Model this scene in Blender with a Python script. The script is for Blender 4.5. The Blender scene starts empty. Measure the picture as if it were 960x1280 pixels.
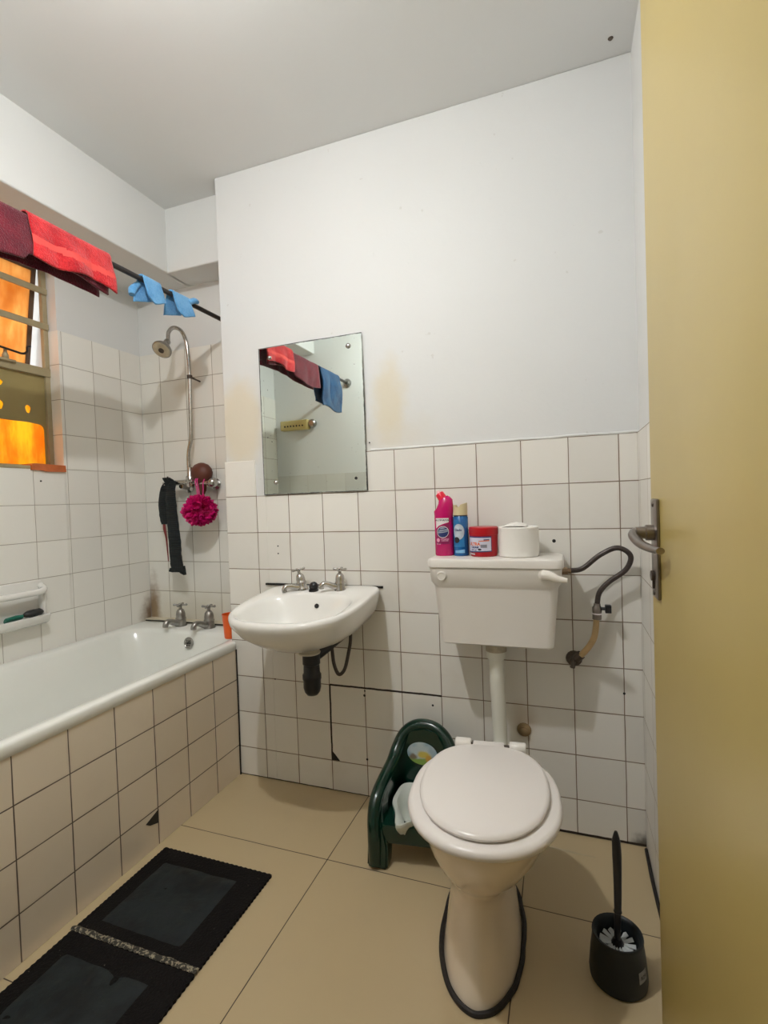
import bpy, bmesh, math, random
from mathutils import Vector, Matrix, noise
random.seed(4)
PI = math.pi
SC = bpy.context.scene
COL = SC.collection
# ------------------------------------------------------------------ camera
cam = bpy.data.cameras.new('camera'); co = bpy.data.objects.new('camera', cam); COL.objects.link(co)
cam.sensor_fit = 'HORIZONTAL'; cam.sensor_width = 36; cam.lens = 36 * 627.0 / 960; cam.clip_start = .02
a, b, c = .3487, -.0243, -.0346
fw = Vector((-math.sin(a) * math.cos(b), math.cos(a) * math.cos(b), math.sin(b)))
rt0 = Vector((math.cos(a), math.sin(a), 0)); up0 = rt0.cross(fw)
rt = rt0 * math.cos(c) + up0 * math.sin(c); up = -rt0 * math.sin(c) + up0 * math.cos(c)
M = Matrix((rt, up, -fw)).transposed().to_4x4(); M.translation = Vector((1.3398, -1.7516, 1.1367))
co.matrix_world = M
SC.camera = co
# ------------------------------------------------------------------ world, exposure
w = bpy.data.worlds.new('daylight'); SC.world = w; w.use_nodes = True
bg = w.node_tree.nodes['Background']; bg.inputs[0].default_value = (.95, .98, 1, 1); bg.inputs[1].default_value = 3.0
vs = SC.view_settings
vs.view_transform = 'Standard'; vs.look = 'None'; vs.gamma = 1; vs.use_curve_mapping = False; vs.exposure = 0.0
BULB = (.60, -1.12, 2.375); BULB_L = 1540.0; FILL_W = 1.0
ld = bpy.data.lights.new('fill_light', 'AREA'); ld.energy = FILL_W; ld.size = .5; ld.color = (1, .95, .88)
lo = bpy.data.objects.new('fill_light', ld); COL.objects.link(lo); lo.location = (1.0, -2.6, 2.42)  # unseen fill added behind the camera to soften the contrast

# ------------------------------------------------------------------ node helpers
class NT:
    def __init__(s, name):
        s.m = bpy.data.materials.new(name); s.m.use_nodes = True; s.t = s.m.node_tree
        s.b = s.t.nodes['Principled BSDF']; s.out = s.t.nodes['Material Output']
    def n(s, typ, **k):
        nd = s.t.nodes.new(typ)
        for a, v in k.items(): setattr(nd, a, v)
        return nd
    def put(s, sock, v):
        if isinstance(v, bpy.types.NodeSocket): s.t.links.new(v, sock)
        elif isinstance(v, tuple) and len(v) == 3 and sock.type == 'RGBA': sock.default_value = (*v, 1)
        else: sock.default_value = v
    def math(s, op, a, b=0., c=0., clamp=False):
        nd = s.n('ShaderNodeMath', operation=op, use_clamp=clamp)
        s.put(nd.inputs[0], a); s.put(nd.inputs[1], b); s.put(nd.inputs[2], c); return nd.outputs[0]
    def mix(s, f, a, b):
        nd = s.n('ShaderNodeMix', data_type='RGBA'); s.put(nd.inputs[0], f); s.put(nd.inputs[6], a); s.put(nd.inputs[7], b); return nd.outputs[2]
    def noise(s, scale, detail=2., rough=.5, vec=None, out=0):
        nd = s.n('ShaderNodeTexNoise'); nd.inputs['Scale'].default_value = scale; nd.inputs['Detail'].default_value = detail; nd.inputs['Roughness'].default_value = rough
        s.t.links.new(vec if vec is not None else s.obj(), nd.inputs['Vector']); return nd.outputs[out]
    def obj(s):
        if not hasattr(s, '_o'): s._o = s.n('ShaderNodeTexCoord').outputs['Object']
        return s._o
    def xyz(s):
        if not hasattr(s, '_x'):
            nd = s.n('ShaderNodeSeparateXYZ'); s.t.links.new(s.obj(), nd.inputs[0]); s._x = nd.outputs
        return s._x
    def step(s, v, lo, hi):
        nd = s.n('ShaderNodeMapRange', interpolation_type='SMOOTHSTEP'); s.put(nd.inputs[0], v); nd.inputs[1].default_value = lo; nd.inputs[2].default_value = hi
        return nd.outputs[0]
    def bump(s, h, strength=.3, dist=.002):
        nd = s.n('ShaderNodeBump'); nd.inputs['Strength'].default_value = strength; nd.inputs['Distance'].default_value = dist
        s.put(nd.inputs['Height'], h); s.t.links.new(nd.outputs[0], s.b.inputs['Normal'])
    def set(s, **k):
        for a, v in k.items(): s.put(s.b.inputs[a.replace('_', ' ')], v)
        return s.m
    def blob(s, cs, rs, edge=.5, wob=.25, wscale=18.):
        """soft blob mask: cs/rs dicts axis->centre/radius"""
        tot = None
        for ax, cv in cs.items():
            d = s.math('DIVIDE', s.math('SUBTRACT', s.xyz()[ax], cv), rs[ax]); d = s.math('MULTIPLY', d, d)
            tot = d if tot is None else s.math('ADD', tot, d)
        d = s.math('ADD', s.math('SQRT', tot), s.math('MULTIPLY', s.math('SUBTRACT', s.noise(wscale, 4.), .5), wob * 4))
        return s.math('SUBTRACT', 1., s.step(d, 1 - edge, 1 + edge))

def plain(name, col, rough=.4, metal=0., var=.06, scale=12., bump=0., bscale=60., coat=0., spec=.5):
    t = NT(name)
    f = t.noise(scale, 3.)
    cc = t.mix(f, tuple(max(0, x * (1 - var)) for x in col), tuple(min(1, x * (1 + var)) for x in col))
    t.set(Base_Color=cc, Roughness=rough, Metallic=metal)
    t.b.inputs['Coat Weight'].default_value = coat; t.b.inputs['Specular IOR Level'].default_value = spec
    if bump: t.bump(t.noise(bscale, 3.), bump, .003)
    return t.m

def tile_mat(name, ax, pit, off, tile, grout, gw, rough=.3, var=.05, dirt=(.5, .40, .27), dirtamt=.25, extra=None, cell_bump=.15):
    t = NT(name)
    ds = []; ids = []
    wob = t.math('MULTIPLY', t.math('SUBTRACT', t.noise(9., 3.), .5), .0025)
    for k in (0, 1):
        v = t.math('DIVIDE', t.math('ADD', t.math('SUBTRACT', t.xyz()[ax[k]], off[k]), wob), pit[k])
        fl = t.math('FLOOR', v); fr = t.math('SUBTRACT', v, fl)
        ids.append(fl); ds.append(t.math('MULTIPLY', t.math('MINIMUM', fr, t.math('SUBTRACT', 1., fr)), pit[k]))
    d = t.math('MINIMUM', ds[0], ds[1])
    wn = t.n('ShaderNodeTexWhiteNoise', noise_dimensions='2D'); cmb = t.n('ShaderNodeCombineXYZ')
    t.put(cmb.inputs[0], ids[0]); t.put(cmb.inputs[1], ids[1]); t.t.links.new(cmb.outputs[0], wn.inputs['Vector'])
    gwn = t.math('MULTIPLY', t.math('ADD', .5, t.noise(5., 3.)), gw)
    g = t.math('SUBTRACT', 1., t.step(t.math('SUBTRACT', d, gwn), -.0004, .0006))
    base = t.mix(wn.outputs[0], tuple(x * (1 - var) for x in tile), tuple(min(1, x * (1 + var)) for x in tile))
    sp = t.step(t.noise(3.5, 5., .62), .52, .8)
    base = t.mix(t.math('MULTIPLY', sp, dirtamt), base, dirt)
    # grime gathered along the joints
    near = t.math('SUBTRACT', 1., t.step(d, 0., .012))
    base = t.mix(t.math('MULTIPLY', near, t.math('MULTIPLY', t.step(t.noise(7., 4.), .42, .75), dirtamt * 1.3)), base, dirt)
    gcol = t.mix(t.noise(6., 3.), tuple(x * .75 for x in grout), tuple(min(1, x * 1.35) for x in grout))
    colr = t.mix(g, base, gcol)
    if extra: colr = extra(t, colr)
    t.set(Base_Color=colr, Roughness=t.math('ADD', rough, t.math('MULTIPLY', g, .5), clamp=True))
    t.bump(t.math('ADD', t.math('SUBTRACT', 1., g), t.math('MULTIPLY', t.noise(14., 2.), cell_bump)), .35, .0012)
    return t.m

def boxmask(t, lims):
    m = None
    for ax, (lo, hi) in lims.items():
        v = t.math('MULTIPLY', t.math('GREATER_THAN', t.xyz()[ax], lo), t.math('LESS_THAN', t.xyz()[ax], hi))
        m = v if m is None else t.math('MULTIPLY', m, v)
    return m

# ------------------------------------------------------------------ mesh helpers
def empty(name, loc, label=None, cat=None, group=None):
    o = bpy.data.objects.new(name, None); o.empty_display_size = .05; COL.objects.link(o); o.location = loc
    tag(o, label, cat, group); return o
def tag(o, label=None, cat=None, group=None, kind=None):
    if label: o['label'] = label
    if cat: o['category'] = cat
    if group: o['group'] = group
    if kind: o['kind'] = kind
    return o
def rootloc(o):
    return Vector(o.location) if o.parent is None else Vector((0, 0, 0))
def obj(name, bm, mat, parent=None, smooth=True, ang=40, label=None):
    """geometry is given in room coordinates; parented pieces keep them"""
    me = bpy.data.meshes.new(name)
    bmesh.ops.remove_doubles(bm, verts=bm.verts, dist=1e-6)
    bmesh.ops.recalc_face_normals(bm, faces=bm.faces)
    bm.to_mesh(me); bm.free()
    for m in (mat if isinstance(mat, (list, tuple)) else [mat]): me.materials.append(m)
    o = bpy.data.objects.new(name, me); COL.objects.link(o)
    if smooth:
        me.polygons.foreach_set('use_smooth', [True] * len(me.polygons)); me.set_sharp_from_angle(angle=math.radians(ang))
    if parent:
        o.parent = parent; o.matrix_parent_inverse = Matrix.Translation(-rootloc(parent))
    if label: o['label'] = label
    return o
def B(): return bmesh.new()
def box(bm, x0, x1, y0, y1, z0, z1, bev=0., seg=2, rot=None):
    r = bmesh.ops.create_cube(bm, size=1)
    vs_ = r['verts']
    for v in vs_: v.co = Vector(((x0 + x1) / 2 + v.co.x * (x1 - x0), (y0 + y1) / 2 + v.co.y * (y1 - y0), (z0 + z1) / 2 + v.co.z * (z1 - z0)))
    if bev:
        es = list({e for v in vs_ for e in v.link_edges})
        rr = bmesh.ops.bevel(bm, geom=es, offset=bev, segments=seg, affect='EDGES', profile=.5); vs_ = rr['verts']
    if rot is not None:
        bmesh.ops.transform(bm, matrix=rot, verts=vs_)
    return vs_
def loft(bm, loops, cap0=True, cap1=True, closed=True):
    rows = [[bm.verts.new(p) for p in L] for L in loops]
    n = len(rows[0])
    for A, C in zip(rows, rows[1:]):
        for i in range(n if closed else n - 1):
            j = (i + 1) % n
            try: bm.faces.new((A[i], A[j], C[j], C[i]))
            except ValueError: pass
    if cap0: bm.faces.new(rows[0])
    if cap1: bm.faces.new(rows[-1])
    return rows
def sup(cx, cy, rx, ry, z, n=2.0, N=40):
    L = []
    for i in range(N):
        t = 2 * PI * i / N; cs, sn = math.cos(t), math.sin(t)
        L.append(Vector((cx + rx * math.copysign(abs(cs) ** (2 / n), cs), cy + ry * math.copysign(abs(sn) ** (2 / n), sn), z)))
    return L
def frame_to(d):
    d = Vector(d).normalized(); q = d.to_track_quat('Z', 'Y'); return q.to_matrix()
def lathe(bm, prof, at=(0, 0, 0), axis=(0, 0, 1), N=24, cap0=True, cap1=True, ys=1.):
    R = frame_to(axis); at = Vector(at)
    loops = [[at + R @ Vector((r * math.cos(2 * PI * i / N), ys * r * math.sin(2 * PI * i / N), h)) for i in range(N)] for r, h in prof]
    loft(bm, loops, cap0, cap1)
def crom(P, k=8, closed=False):
    P = [Vector(p) for p in P]; n = len(P); out = []
    for i in range(n if closed else n - 1):
        if closed: p0, p1, p2, p3 = P[(i - 1) % n], P[i], P[(i + 1) % n], P[(i + 2) % n]
        else: p0, p1, p2, p3 = P[max(i - 1, 0)], P[i], P[i + 1], P[min(i + 2, n - 1)]
        for j in range(k):
            t = j / k
            out.append(.5 * ((2 * p1) + (-p0 + p2) * t + (2 * p0 - 5 * p1 + 4 * p2 - p3) * t * t + (-p0 + 3 * p1 - 3 * p2 + p3) * t ** 3))
    if not closed: out.append(P[-1])
    return out
def tube(bm, path, r, N=12, k=8, smooth=True, closed=False, sx=1., sy=1.):
    P = crom(path, k, closed) if smooth else [Vector(p) for p in path]
    n = len(P); rs = r if isinstance(r, (list, tuple)) else None
    T = [(P[(i + 1) % n] - P[i - 1] if closed else P[min(i + 1, n - 1)] - P[max(i - 1, 0)]).normalized() for i in range(n)]
    u = T[0].orthogonal().normalized(); loops = []
    for i in range(n):
        u = (u - T[i] * u.dot(T[i])).normalized(); v = T[i].cross(u)
        if rs:
            f = i / (n - 1) * (len(rs) - 1); j = min(int(f), len(rs) - 2); rr = rs[j] + (rs[j + 1] - rs[j]) * (f - j)
        else: rr = r
        loops.append([P[i] + rr * (sx * u * math.cos(2 * PI * q / N) + sy * v * math.sin(2 * PI * q / N)) for q in range(N)])
    if closed: loops.append(loops[0])
    loft(bm, loops, not closed, not closed)
def ball(bm, c, r, sc=(1, 1, 1), u=20, v=12):
    rr = bmesh.ops.create_uvsphere(bm, u_segments=u, v_segments=v, radius=r)
    for q in rr['verts']: q.co = Vector(c) + Vector((q.co.x * sc[0], q.co.y * sc[1], q.co.z * sc[2]))
def prism(bm, pts, fn, t0, t1):
    """pts in 2d -> fn(u, v, t) in 3d; extruded from t0 to t1"""
    loft(bm, [[fn(u, v, t0) for u, v in pts], [fn(u, v, t1) for u, v in pts]])
def text_obj(name, body, size, fn, mat, parent, bold=0., extr=.0):
    cu = bpy.data.curves.new(name, 'FONT'); cu.body = body; cu.size = size; cu.align_x = 'CENTER'; cu.align_y = 'CENTER'; cu.offset = bold; cu.resolution_u = 2
    to = bpy.data.objects.new(name + '_t', cu); COL.objects.link(to)
    dg = bpy.context.evaluated_depsgraph_get(); dg.update()
    me = bpy.data.meshes.new_from_object(to.evaluated_get(dg))
    bpy.data.objects.remove(to); bpy.data.curves.remove(cu)
    me.name = name
    bm = B(); bm.from_mesh(me); bpy.data.meshes.remove(me)
    for v in bm.verts: v.co = fn(v.co.x, v.co.y)
    me2 = bpy.data.meshes.new(name); bm.to_mesh(me2); bm.free(); me2.materials.append(mat)
    o = bpy.data.objects.new(name, me2); COL.objects.link(o)
    o.parent = parent; o.matrix_parent_inverse = Matrix.Translation(-rootloc(parent))
    return o
def decal(name, pts, fn, mat, parent, seg=6):
    """thin printed patch following fn(u, v); pts polygon in 2d"""
    bm = B(); vs_ = [bm.verts.new((u, v, 0)) for u, v in pts]; f = bm.faces.new(vs_)
    for ax in (0, 1):
        lo = min(p[ax] for p in pts); hi = max(p[ax] for p in pts)
        for q in range(1, seg):
            nrm = (1, 0, 0) if ax == 0 else (0, 1, 0); cc = [0, 0, 0]; cc[ax] = lo + (hi - lo) * q / seg
            bmesh.ops.bisect_plane(bm, geom=bm.verts[:] + bm.edges[:] + bm.faces[:], plane_co=cc, plane_no=nrm)
    for v in bm.verts: v.co = fn(v.co.x, v.co.y)
    return obj(name, bm, mat, parent, smooth=False)
def structure(name, bm, mat, **k):
    o = obj(name, bm, mat, **k); o['kind'] = 'structure'; return o
def grid2rings(bm, ringlist):
    loft(bm, ringlist, False, False)

# ------------------------------------------------------------------ materials
def paint_extra_back(t):
    base = t.mix(t.noise(2.2, 4.), (.70, .71, .70), (.75, .755, .745))
    y1 = t.blob({0: .085, 2: 1.47}, {0: .10, 2: .17}, .35, .10)
    y2 = t.blob({0: .735, 2: 1.50}, {0: .06, 2: .13}, .6, .25)
    y3 = t.blob({0: .72, 2: 1.37}, {0: .16, 2: .07}, .7, .25)
    base = t.mix(t.math('MULTIPLY', y1, .60), base, (.72, .62, .42))
    base = t.mix(t.math('MULTIPLY', y2, .55), base, (.70, .60, .38))
    base = t.mix(t.math('MULTIPLY', y3, .30), base, (.72, .64, .48))
    sp = t.step(t.noise(38., 2.), .74, .78)
    base = t.mix(t.math('MULTIPLY', sp, .25), base, (.45, .42, .36))
    return base
t = NT('white_wall_paint_main'); t.set(Base_Color=paint_extra_back(t), Roughness=.6); t.bump(t.noise(7., 5., .6), .35, .006); M_PAINTB = t.m
t = NT('white_wall_paint'); t.set(Base_Color=t.mix(t.noise(2., 3.), (.73, .74, .725), (.78, .785, .77)), Roughness=.6); t.bump(t.noise(6., 5., .6), .35, .006); M_PAINT = t.m
t = NT('ceiling_paint'); t.set(Base_Color=t.mix(t.noise(1.5, 3.), (.75, .76, .75), (.80, .81, .80)), Roughness=.7); t.bump(t.noise(9., 4.), .2, .004); M_CEIL = t.m
TILE = (.82, .80, .745); GROUT = (.20, .145, .10)
def ex_back(t, cc):
    # thick black gaps where the lower tiles have slipped
    wob = t.math('MULTIPLY', t.math('SUBTRACT', t.noise(25., 3.), .5), .004)
    def gap(ax, pos, wd, lim):
        v = t.math('ABSOLUTE', t.math('SUBTRACT', t.math('ADD', t.xyz()[ax], wob), pos))
        return t.math('MULTIPLY', t.math('LESS_THAN', v, wd), boxmask(t, lim))
    g1 = gap(2, .4205, .0036, {0: (.452, .90)}); g2 = gap(0, .4515, .0036, {2: (.12, .421)})
    g = t.math('MAXIMUM', g1, g2)
    g = t.math('MAXIMUM', g, gap(2, .001, .0035, {0: (-.01, .62)}))
    g = t.math('MAXIMUM', g, gap(2, .002, .007, {0: (1.2, 1.6)}))
    cc = t.mix(g, cc, (.02, .012, .01))
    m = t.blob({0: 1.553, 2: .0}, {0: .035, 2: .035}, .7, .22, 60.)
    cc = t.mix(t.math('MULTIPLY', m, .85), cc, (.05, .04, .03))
    r = t.blob({0: 1.186, 2: .37}, {0: .035, 2: .05}, .7, .2)
    return t.mix(t.math('MULTIPLY', r, .35), cc, (.45, .30, .16))
M_TB = tile_mat('white_wall_tiles_main', (0, 2), (.15, .15), (0, .12), TILE, GROUT, .0014, extra=ex_back, dirtamt=.16)
def ex_alc(t, cc):
    m = t.blob({0: -.66, 2: .62}, {0: .035, 2: .13}, .7, .3, 30.)
    cc = t.mix(t.math('MULTIPLY', m, .9), cc, (.22, .12, .05))
    m2 = t.blob({0: -.38, 2: .60}, {0: .35, 2: .11}, .8, .3, 8.)
    cc = t.mix(t.math('MULTIPLY', m2, .30), cc, (.50, .42, .22))
    m3 = t.blob({0: -.42, 2: 1.72}, {0: .05, 2: .03}, .8, .3)
    return t.mix(t.math('MULTIPLY', m3, .3), cc, (.55, .45, .25))
M_TA = tile_mat('white_wall_tiles_alcove', (0, 2), (.158, .15), (-.239, .564), (.82, .805, .745), (.31, .27, .21), .0012, extra=ex_alc, dirtamt=.14)
def ex_left(t, cc):
    m = t.blob({1: .25, 2: .60}, {1: .05, 2: .07}, .8, .3, 30.)
    return t.mix(t.math('MULTIPLY', m, .9), cc, (.20, .11, .05))
M_TL = tile_mat('white_wall_tiles_window_side', (1, 2), (.15, .15), (.125, .564), (.85, .835, .78), (.33, .29, .24), .0010, extra=ex_left, dirtamt=.10)
M_TR = tile_mat('white_wall_tiles_right', (1, 2), (.15, .15), (-.03, .12), TILE, (.30, .26, .2), .0009, dirtamt=.15)
M_TN = tile_mat('white_wall_tiles_near', (0, 2), (.15, .15), (.02, .136), (.68, .68, .64), (.5, .48, .42), .0009, dirtamt=.08)
M_TP = tile_mat('bath_panel_tiles', (1, 2), (.1525, .1385), (-.15, .125), (.76, .66, .52), (.11, .08, .06), .0016, dirtamt=.16, dirt=(.45, .36, .26))
M_FLOOR = tile_mat('beige_floor_tiles', (0, 1), (.596, .603), (.003, -.353), (.53, .42, .25), (.07, .05, .035), .0013, rough=.32, var=.02, dirt=(.42, .34, .24), dirtamt=.22, cell_bump=.05)
M_CER = plain('white_ceramic', (.84, .83, .79), .12, var=.015, coat=.3)
M_ENAMEL = plain('bath_enamel', (.87, .88, .83), .16, var=.02, coat=.2)
M_PAN = plain('toilet_ceramic', (.84, .73, .58), .14, var=.02, coat=.3)
M_SEAT = plain('white_seat_plastic', (.84, .80, .765), .28, var=.01)
M_PLAST = plain('white_plastic', (.80, .77, .715), .30, var=.015)
M_PIPEW = plain('white_painted_pipe', (.74, .74, .66), .3, var=.04)
M_CHROME = plain('worn_chrome', (.48, .465, .44), .26, 1., var=.3, scale=60.)
M_DCHROME = plain('dull_chrome', (.36, .35, .33), .34, 1., var=.35, scale=50.)
M_STEEL = plain('handle_steel', (.27, .24, .22), .34, 1., var=.2, scale=40.)
M_RUST = plain('brown_rusty_metal', (.09, .07, .055), .5, .4, var=.4, scale=60.)
M_ROD = plain('dark_curtain_rod_metal', (.05, .045, .045), .3, .6, var=.2)
M_BLACK = plain('black_plastic', (.012, .012, .014), .35, var=.1)
M_HOLDER = plain('dark_charcoal_plastic', (.010, .014, .016), .42, var=.1, spec=.35)
M_MASTIC = plain('black_mastic', (.014, .011, .010), .6, var=.3, bump=.5, bscale=80.)
M_GREEN = plain('dark_green_plastic', (.0008, .024, .014), .20, var=.06, coat=.3)
M_POT = plain('translucent_white_plastic', (.72, .76, .70), .3, var=.03)
M_BRISTLE = plain('white_bristles', (.62, .66, .66), .7, var=.15, scale=80.)
M_PINKB = plain('magenta_bottle_plastic', (.56, .002, .135), .25, var=.04)
M_REDCAP = plain('red_cap_plastic', (.80, .012, .045), .3, var=.04)
M_CLEARP = plain('pale_pink_nozzle', (.9, .45, .5), .3)
M_BLUEC = plain('blue_can_paint', (.012, .115, .34), .25, var=.25, scale=9.)
M_CREAMCAP = plain('cream_cap_plastic', (.70, .60, .36), .35, var=.04)
M_REDTUB = plain('red_tub_plastic', (.46, .004, .012), .3, var=.06)
M_PAPER = plain('white_tissue_paper', (.86, .84, .79), .85, var=.02, bump=.3, bscale=120.)
M_WHITEP = plain('white_print', (.85, .80, .82), .4); M_BLACKP = plain('black_print', (.015, .015, .02), .4)
M_DKMAG = plain('dark_magenta_print', (.26, .004, .085), .35); M_SILVER = plain('silver_print', (.42, .47, .55), .35)
M_PINKP = plain('light_pink_print', (.86, .36, .56), .4); M_LBLUE = plain('light_blue_print', (.22, .50, .76), .4)
M_NAVY = plain('navy_print', (.02, .035, .16), .4); M_ORNGP = plain('orange_print', (.75, .16, .06), .4); M_LAVP = plain('lavender_label', (.66, .67, .80), .4)
M_GREYP = plain('grey_print', (.25, .25, .30), .4)
M_ORANGE = plain('orange_plastic', (.90, .13, .015), .35, var=.05)
M_BROWNR = plain('brown_rubber', (.11, .028, .015), .5, var=.15)
M_TERRA = plain('terracotta_sill', (.55, .14, .04), .6, var=.25, scale=30., bump=.4)
M_OLIVE = plain('olive_window_paint', (.34, .27, .11), .45, var=.15, scale=10.)
M_JAMB = plain('window_frame_paint', (.38, .32, .19), .45, var=.2, scale=20.)
M_YELRACK = plain('yellowed_plastic', (.62, .50, .20), .4, var=.08)
M_HOSE = plain('braided_grey_hose', (.075, .06, .055), .38, .5, var=.35, scale=160.)
M_BRAID = plain('tan_hose', (.58, .40, .20), .5, var=.2, scale=50.)
M_DOOR = plain('cream_door_paint', (.53, .41, .135), .33, var=.05, scale=2.2, bump=.12, bscale=10.)
M_FRAME = plain('door_frame_paint', (.6, .5, .3), .4)
M_CORD = plain('dark_red_cord', (.22, .03, .03), .6)

def cloth_mat(name, c1, c2, scale=220., bs=.9, bd=.004):
    t = NT(name); f = t.noise(14., 5., .65); f2 = t.noise(scale, 2.)
    t.set(Base_Color=t.mix(t.step(t.math('ADD', t.math('MULTIPLY', f, .75), t.math('MULTIPLY', f2, .25)), .38, .62), c1, c2), Roughness=.95)
    t.b.inputs['Sheen Weight'].default_value = .3; t.b.inputs['Specular IOR Level'].default_value = .15
    t.bump(f2, bs, bd); return t.m
M_RED = cloth_mat('red_terry', (.38, .005, .012), (.66, .028, .032))
M_MAROON = cloth_mat('maroon_terry', (.085, .003, .012), (.15, .006, .018))
M_BLUET = cloth_mat('blue_terry', (.004, .035, .10), (.007, .07, .17))
M_BLUEG = cloth_mat('light_blue_knit', (.10, .33, .66), (.17, .45, .78), 260.)
M_LOOF = plain('magenta_mesh_sponge', (.62, .004, .16), .5, var=.3, scale=30.)
M_BAND = plain('red_woven_border', (.70, .07, .06), .9, var=.08, scale=60.)
t = NT('black_net_cloth'); wv = t.n('ShaderNodeTexWave', wave_type='BANDS', bands_direction='Z'); wv.inputs['Scale'].default_value = 48; wv.inputs['Distortion'].default_value = 2.5
t.t.links.new(t.obj(), wv.inputs['Vector'])
t.set(Base_Color=t.mix(t.step(wv.outputs[0], .55, .95), (.003, .004, .005), (.010, .022, .027)), Roughness=.7); t.bump(wv.outputs[0], .8, .004); M_NET = t.m
# black rubber backed mat
t = NT('black_rubber_mat')
sp = t.step(t.noise(75., 3., .7), .70, .76)
t.set(Base_Color=t.mix(t.math('MULTIPLY', sp, .45), (.006, .005, .005), (.30, .27, .20)), Roughness=.75); t.b.inputs['Specular IOR Level'].default_value = .15; t.bump(t.noise(160., 2.), .8, .004); M_MAT = t.m
t = NT('worn_mat_middle')
t.set(Base_Color=t.mix(t.step(t.noise(11., 5., .6), .45, .62), (.012, .018, .021), (.007, .010, .012)), Roughness=.5); t.b.inputs['Specular IOR Level'].default_value = .3; t.bump(t.noise(18., 4.), .8, .006); M_MATC = t.m
t = NT('speckled_mat_seam')
t.set(Base_Color=t.mix(t.step(t.noise(150., 2.), .50, .58), (.03, .027, .02), (.33, .29, .20)), Roughness=.8); M_SEAM = t.m
# amber: obscured panes, orange of the lit wall outside put into their colour
def wall_glow_glass(name, c1, c2, c3):
    t = NT(name); mp = t.n('ShaderNodeMapping'); mp.inputs['Scale'].default_value = (1, 1, .22)
    t.t.links.new(t.obj(), mp.inputs[0])
    f = t.noise(26., 4., .6, mp.outputs[0]); f2 = t.noise(6., 3., .5)
    cc = t.mix(t.step(f, .35, .68), c1, c2); cc = t.mix(t.step(f2, .42, .66), cc, c3)
    tr = t.n('ShaderNodeBsdfTranslucent'); t.put(tr.inputs[0], cc)
    gl = t.n('ShaderNodeBsdfGlossy'); gl.inputs['Roughness'].default_value = .25
    mx = t.n('ShaderNodeMixShader'); mx.inputs[0].default_value = .06
    t.t.links.new(tr.outputs[0], mx.inputs[1]); t.t.links.new(gl.outputs[0], mx.inputs[2]); t.t.links.new(mx.outputs[0], t.out.inputs[0])
    return t.m
M_GLOW1 = wall_glow_glass('wall_glow_obscured_glass', (.80, .44, .17), (.92, .62, .30), (.70, .33, .10))
M_GLOW2 = wall_glow_glass('bright_wall_glow_glass', (.90, .40, .05), (1., .70, .10), (1., .78, .05))
# mirror
t = NT('aged_mirror_glass')
ex = t.math('MINIMUM', t.math('SUBTRACT', t.xyz()[0], .192), t.math('SUBTRACT', .643, t.xyz()[0]))
ez = t.math('MINIMUM', t.math('SUBTRACT', t.xyz()[2], 1.172), t.math('SUBTRACT', 1.762, t.xyz()[2]))
e = t.math('MINIMUM', ex, ez)
edge = t.math('SUBTRACT', 1., t.step(t.math('SUBTRACT', e, t.math('MULTIPLY', t.noise(24., 5., .7), .007)), -.0015, .0012))
nearside = t.math('SUBTRACT', 1., t.step(ex, .02, .09))
spots = t.math('MULTIPLY', t.step(t.noise(85., 2., .6), .73, .76), t.math('ADD', .12, nearside))
spots = t.math('MINIMUM', t.math('MULTIPLY', spots, 1.2), 1.)
dk = t.math('MAXIMUM', edge, spots)
t.set(Base_Color=t.mix(dk, (.79, .86, .81), (.05, .05, .045)), Metallic=t.math('SUBTRACT', 1., dk), Roughness=t.math('ADD', .015, t.math('MULTIPLY', dk, .5))); M_MIRROR = t.m
# exterior wall
t = NT('pale_exterior_render'); t.set(Base_Color=t.mix(t.noise(3., 3.), (.70, .68, .65), (.80, .78, .75)), Roughness=.8); M_EXT = t.m
# potty sticker
t = NT('potty_sticker_print')
zz = t.xyz()[2]; n1 = t.noise(22., 3.)
sky = t.mix(t.step(t.noise(14., 2.), .45, .6), (.30, .42, .50), (.50, .58, .60))
gr = t.mix(n1, (.16, .30, .05), (.30, .44, .10))
hill = t.step(t.math('ADD', zz, t.math('MULTIPLY', n1, .02)), .240, .246)
cc = t.mix(hill, gr, sky)
cc = t.mix(t.blob({0: .895 - .04, 2: .246}, {0: .022, 2: .012}, .4, .2, 60.), cc, (.62, .50, .10))
cc = t.mix(t.blob({0: .872, 2: .234}, {0: .012, 2: .012}, .4, .2, 60.), cc, (.60, .33, .06))
cc = t.mix(t.blob({0: .815, 2: .236}, {0: .014, 2: .010}, .4, .3, 60.), cc, (.22, .17, .12))
t.set(Base_Color=cc, Roughness=.3); M_STICK = t.m
t = NT('lit_bulb'); t.set(Base_Color=(1., 1., 1.), Emission_Color=(.99, .99, .985), Emission_Strength=BULB_L); M_BULB = t.m

# ------------------------------------------------------------------ room shell
XL, XR, ZC, YA, YN, ZSOF = -.681, 1.555, 2.49, .249, -1.53, 2.205
bm = B(); box(bm, -1.0, 2.4, -3.2, .5, -.1, 0); structure('floor', bm, M_FLOOR, smooth=False)
bm = B(); box(bm, -1.0, 2.4, -3.2, .5, ZC, ZC + .1); structure('ceiling', bm, M_CEIL, smooth=False)
# main wall with its alcove behind the bath
bm = B(); box(bm, 0.004, XR + .12, .007, .45, 0, ZC, .004)
wb = structure('wall_back', bm, M_PAINTB, smooth=False)
bm = B()
box(bm, 0, .1475, 0, .02, 0, 1.316, .0015, 1); box(bm, .1475, .196, 0, .02, 0, 1.170, .001, 1); box(bm, .196, XR, 0, .02, 0, 1.322, .0015, 1)
obj('tiling', bm, M_TB, wb, smooth=False)
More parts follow.
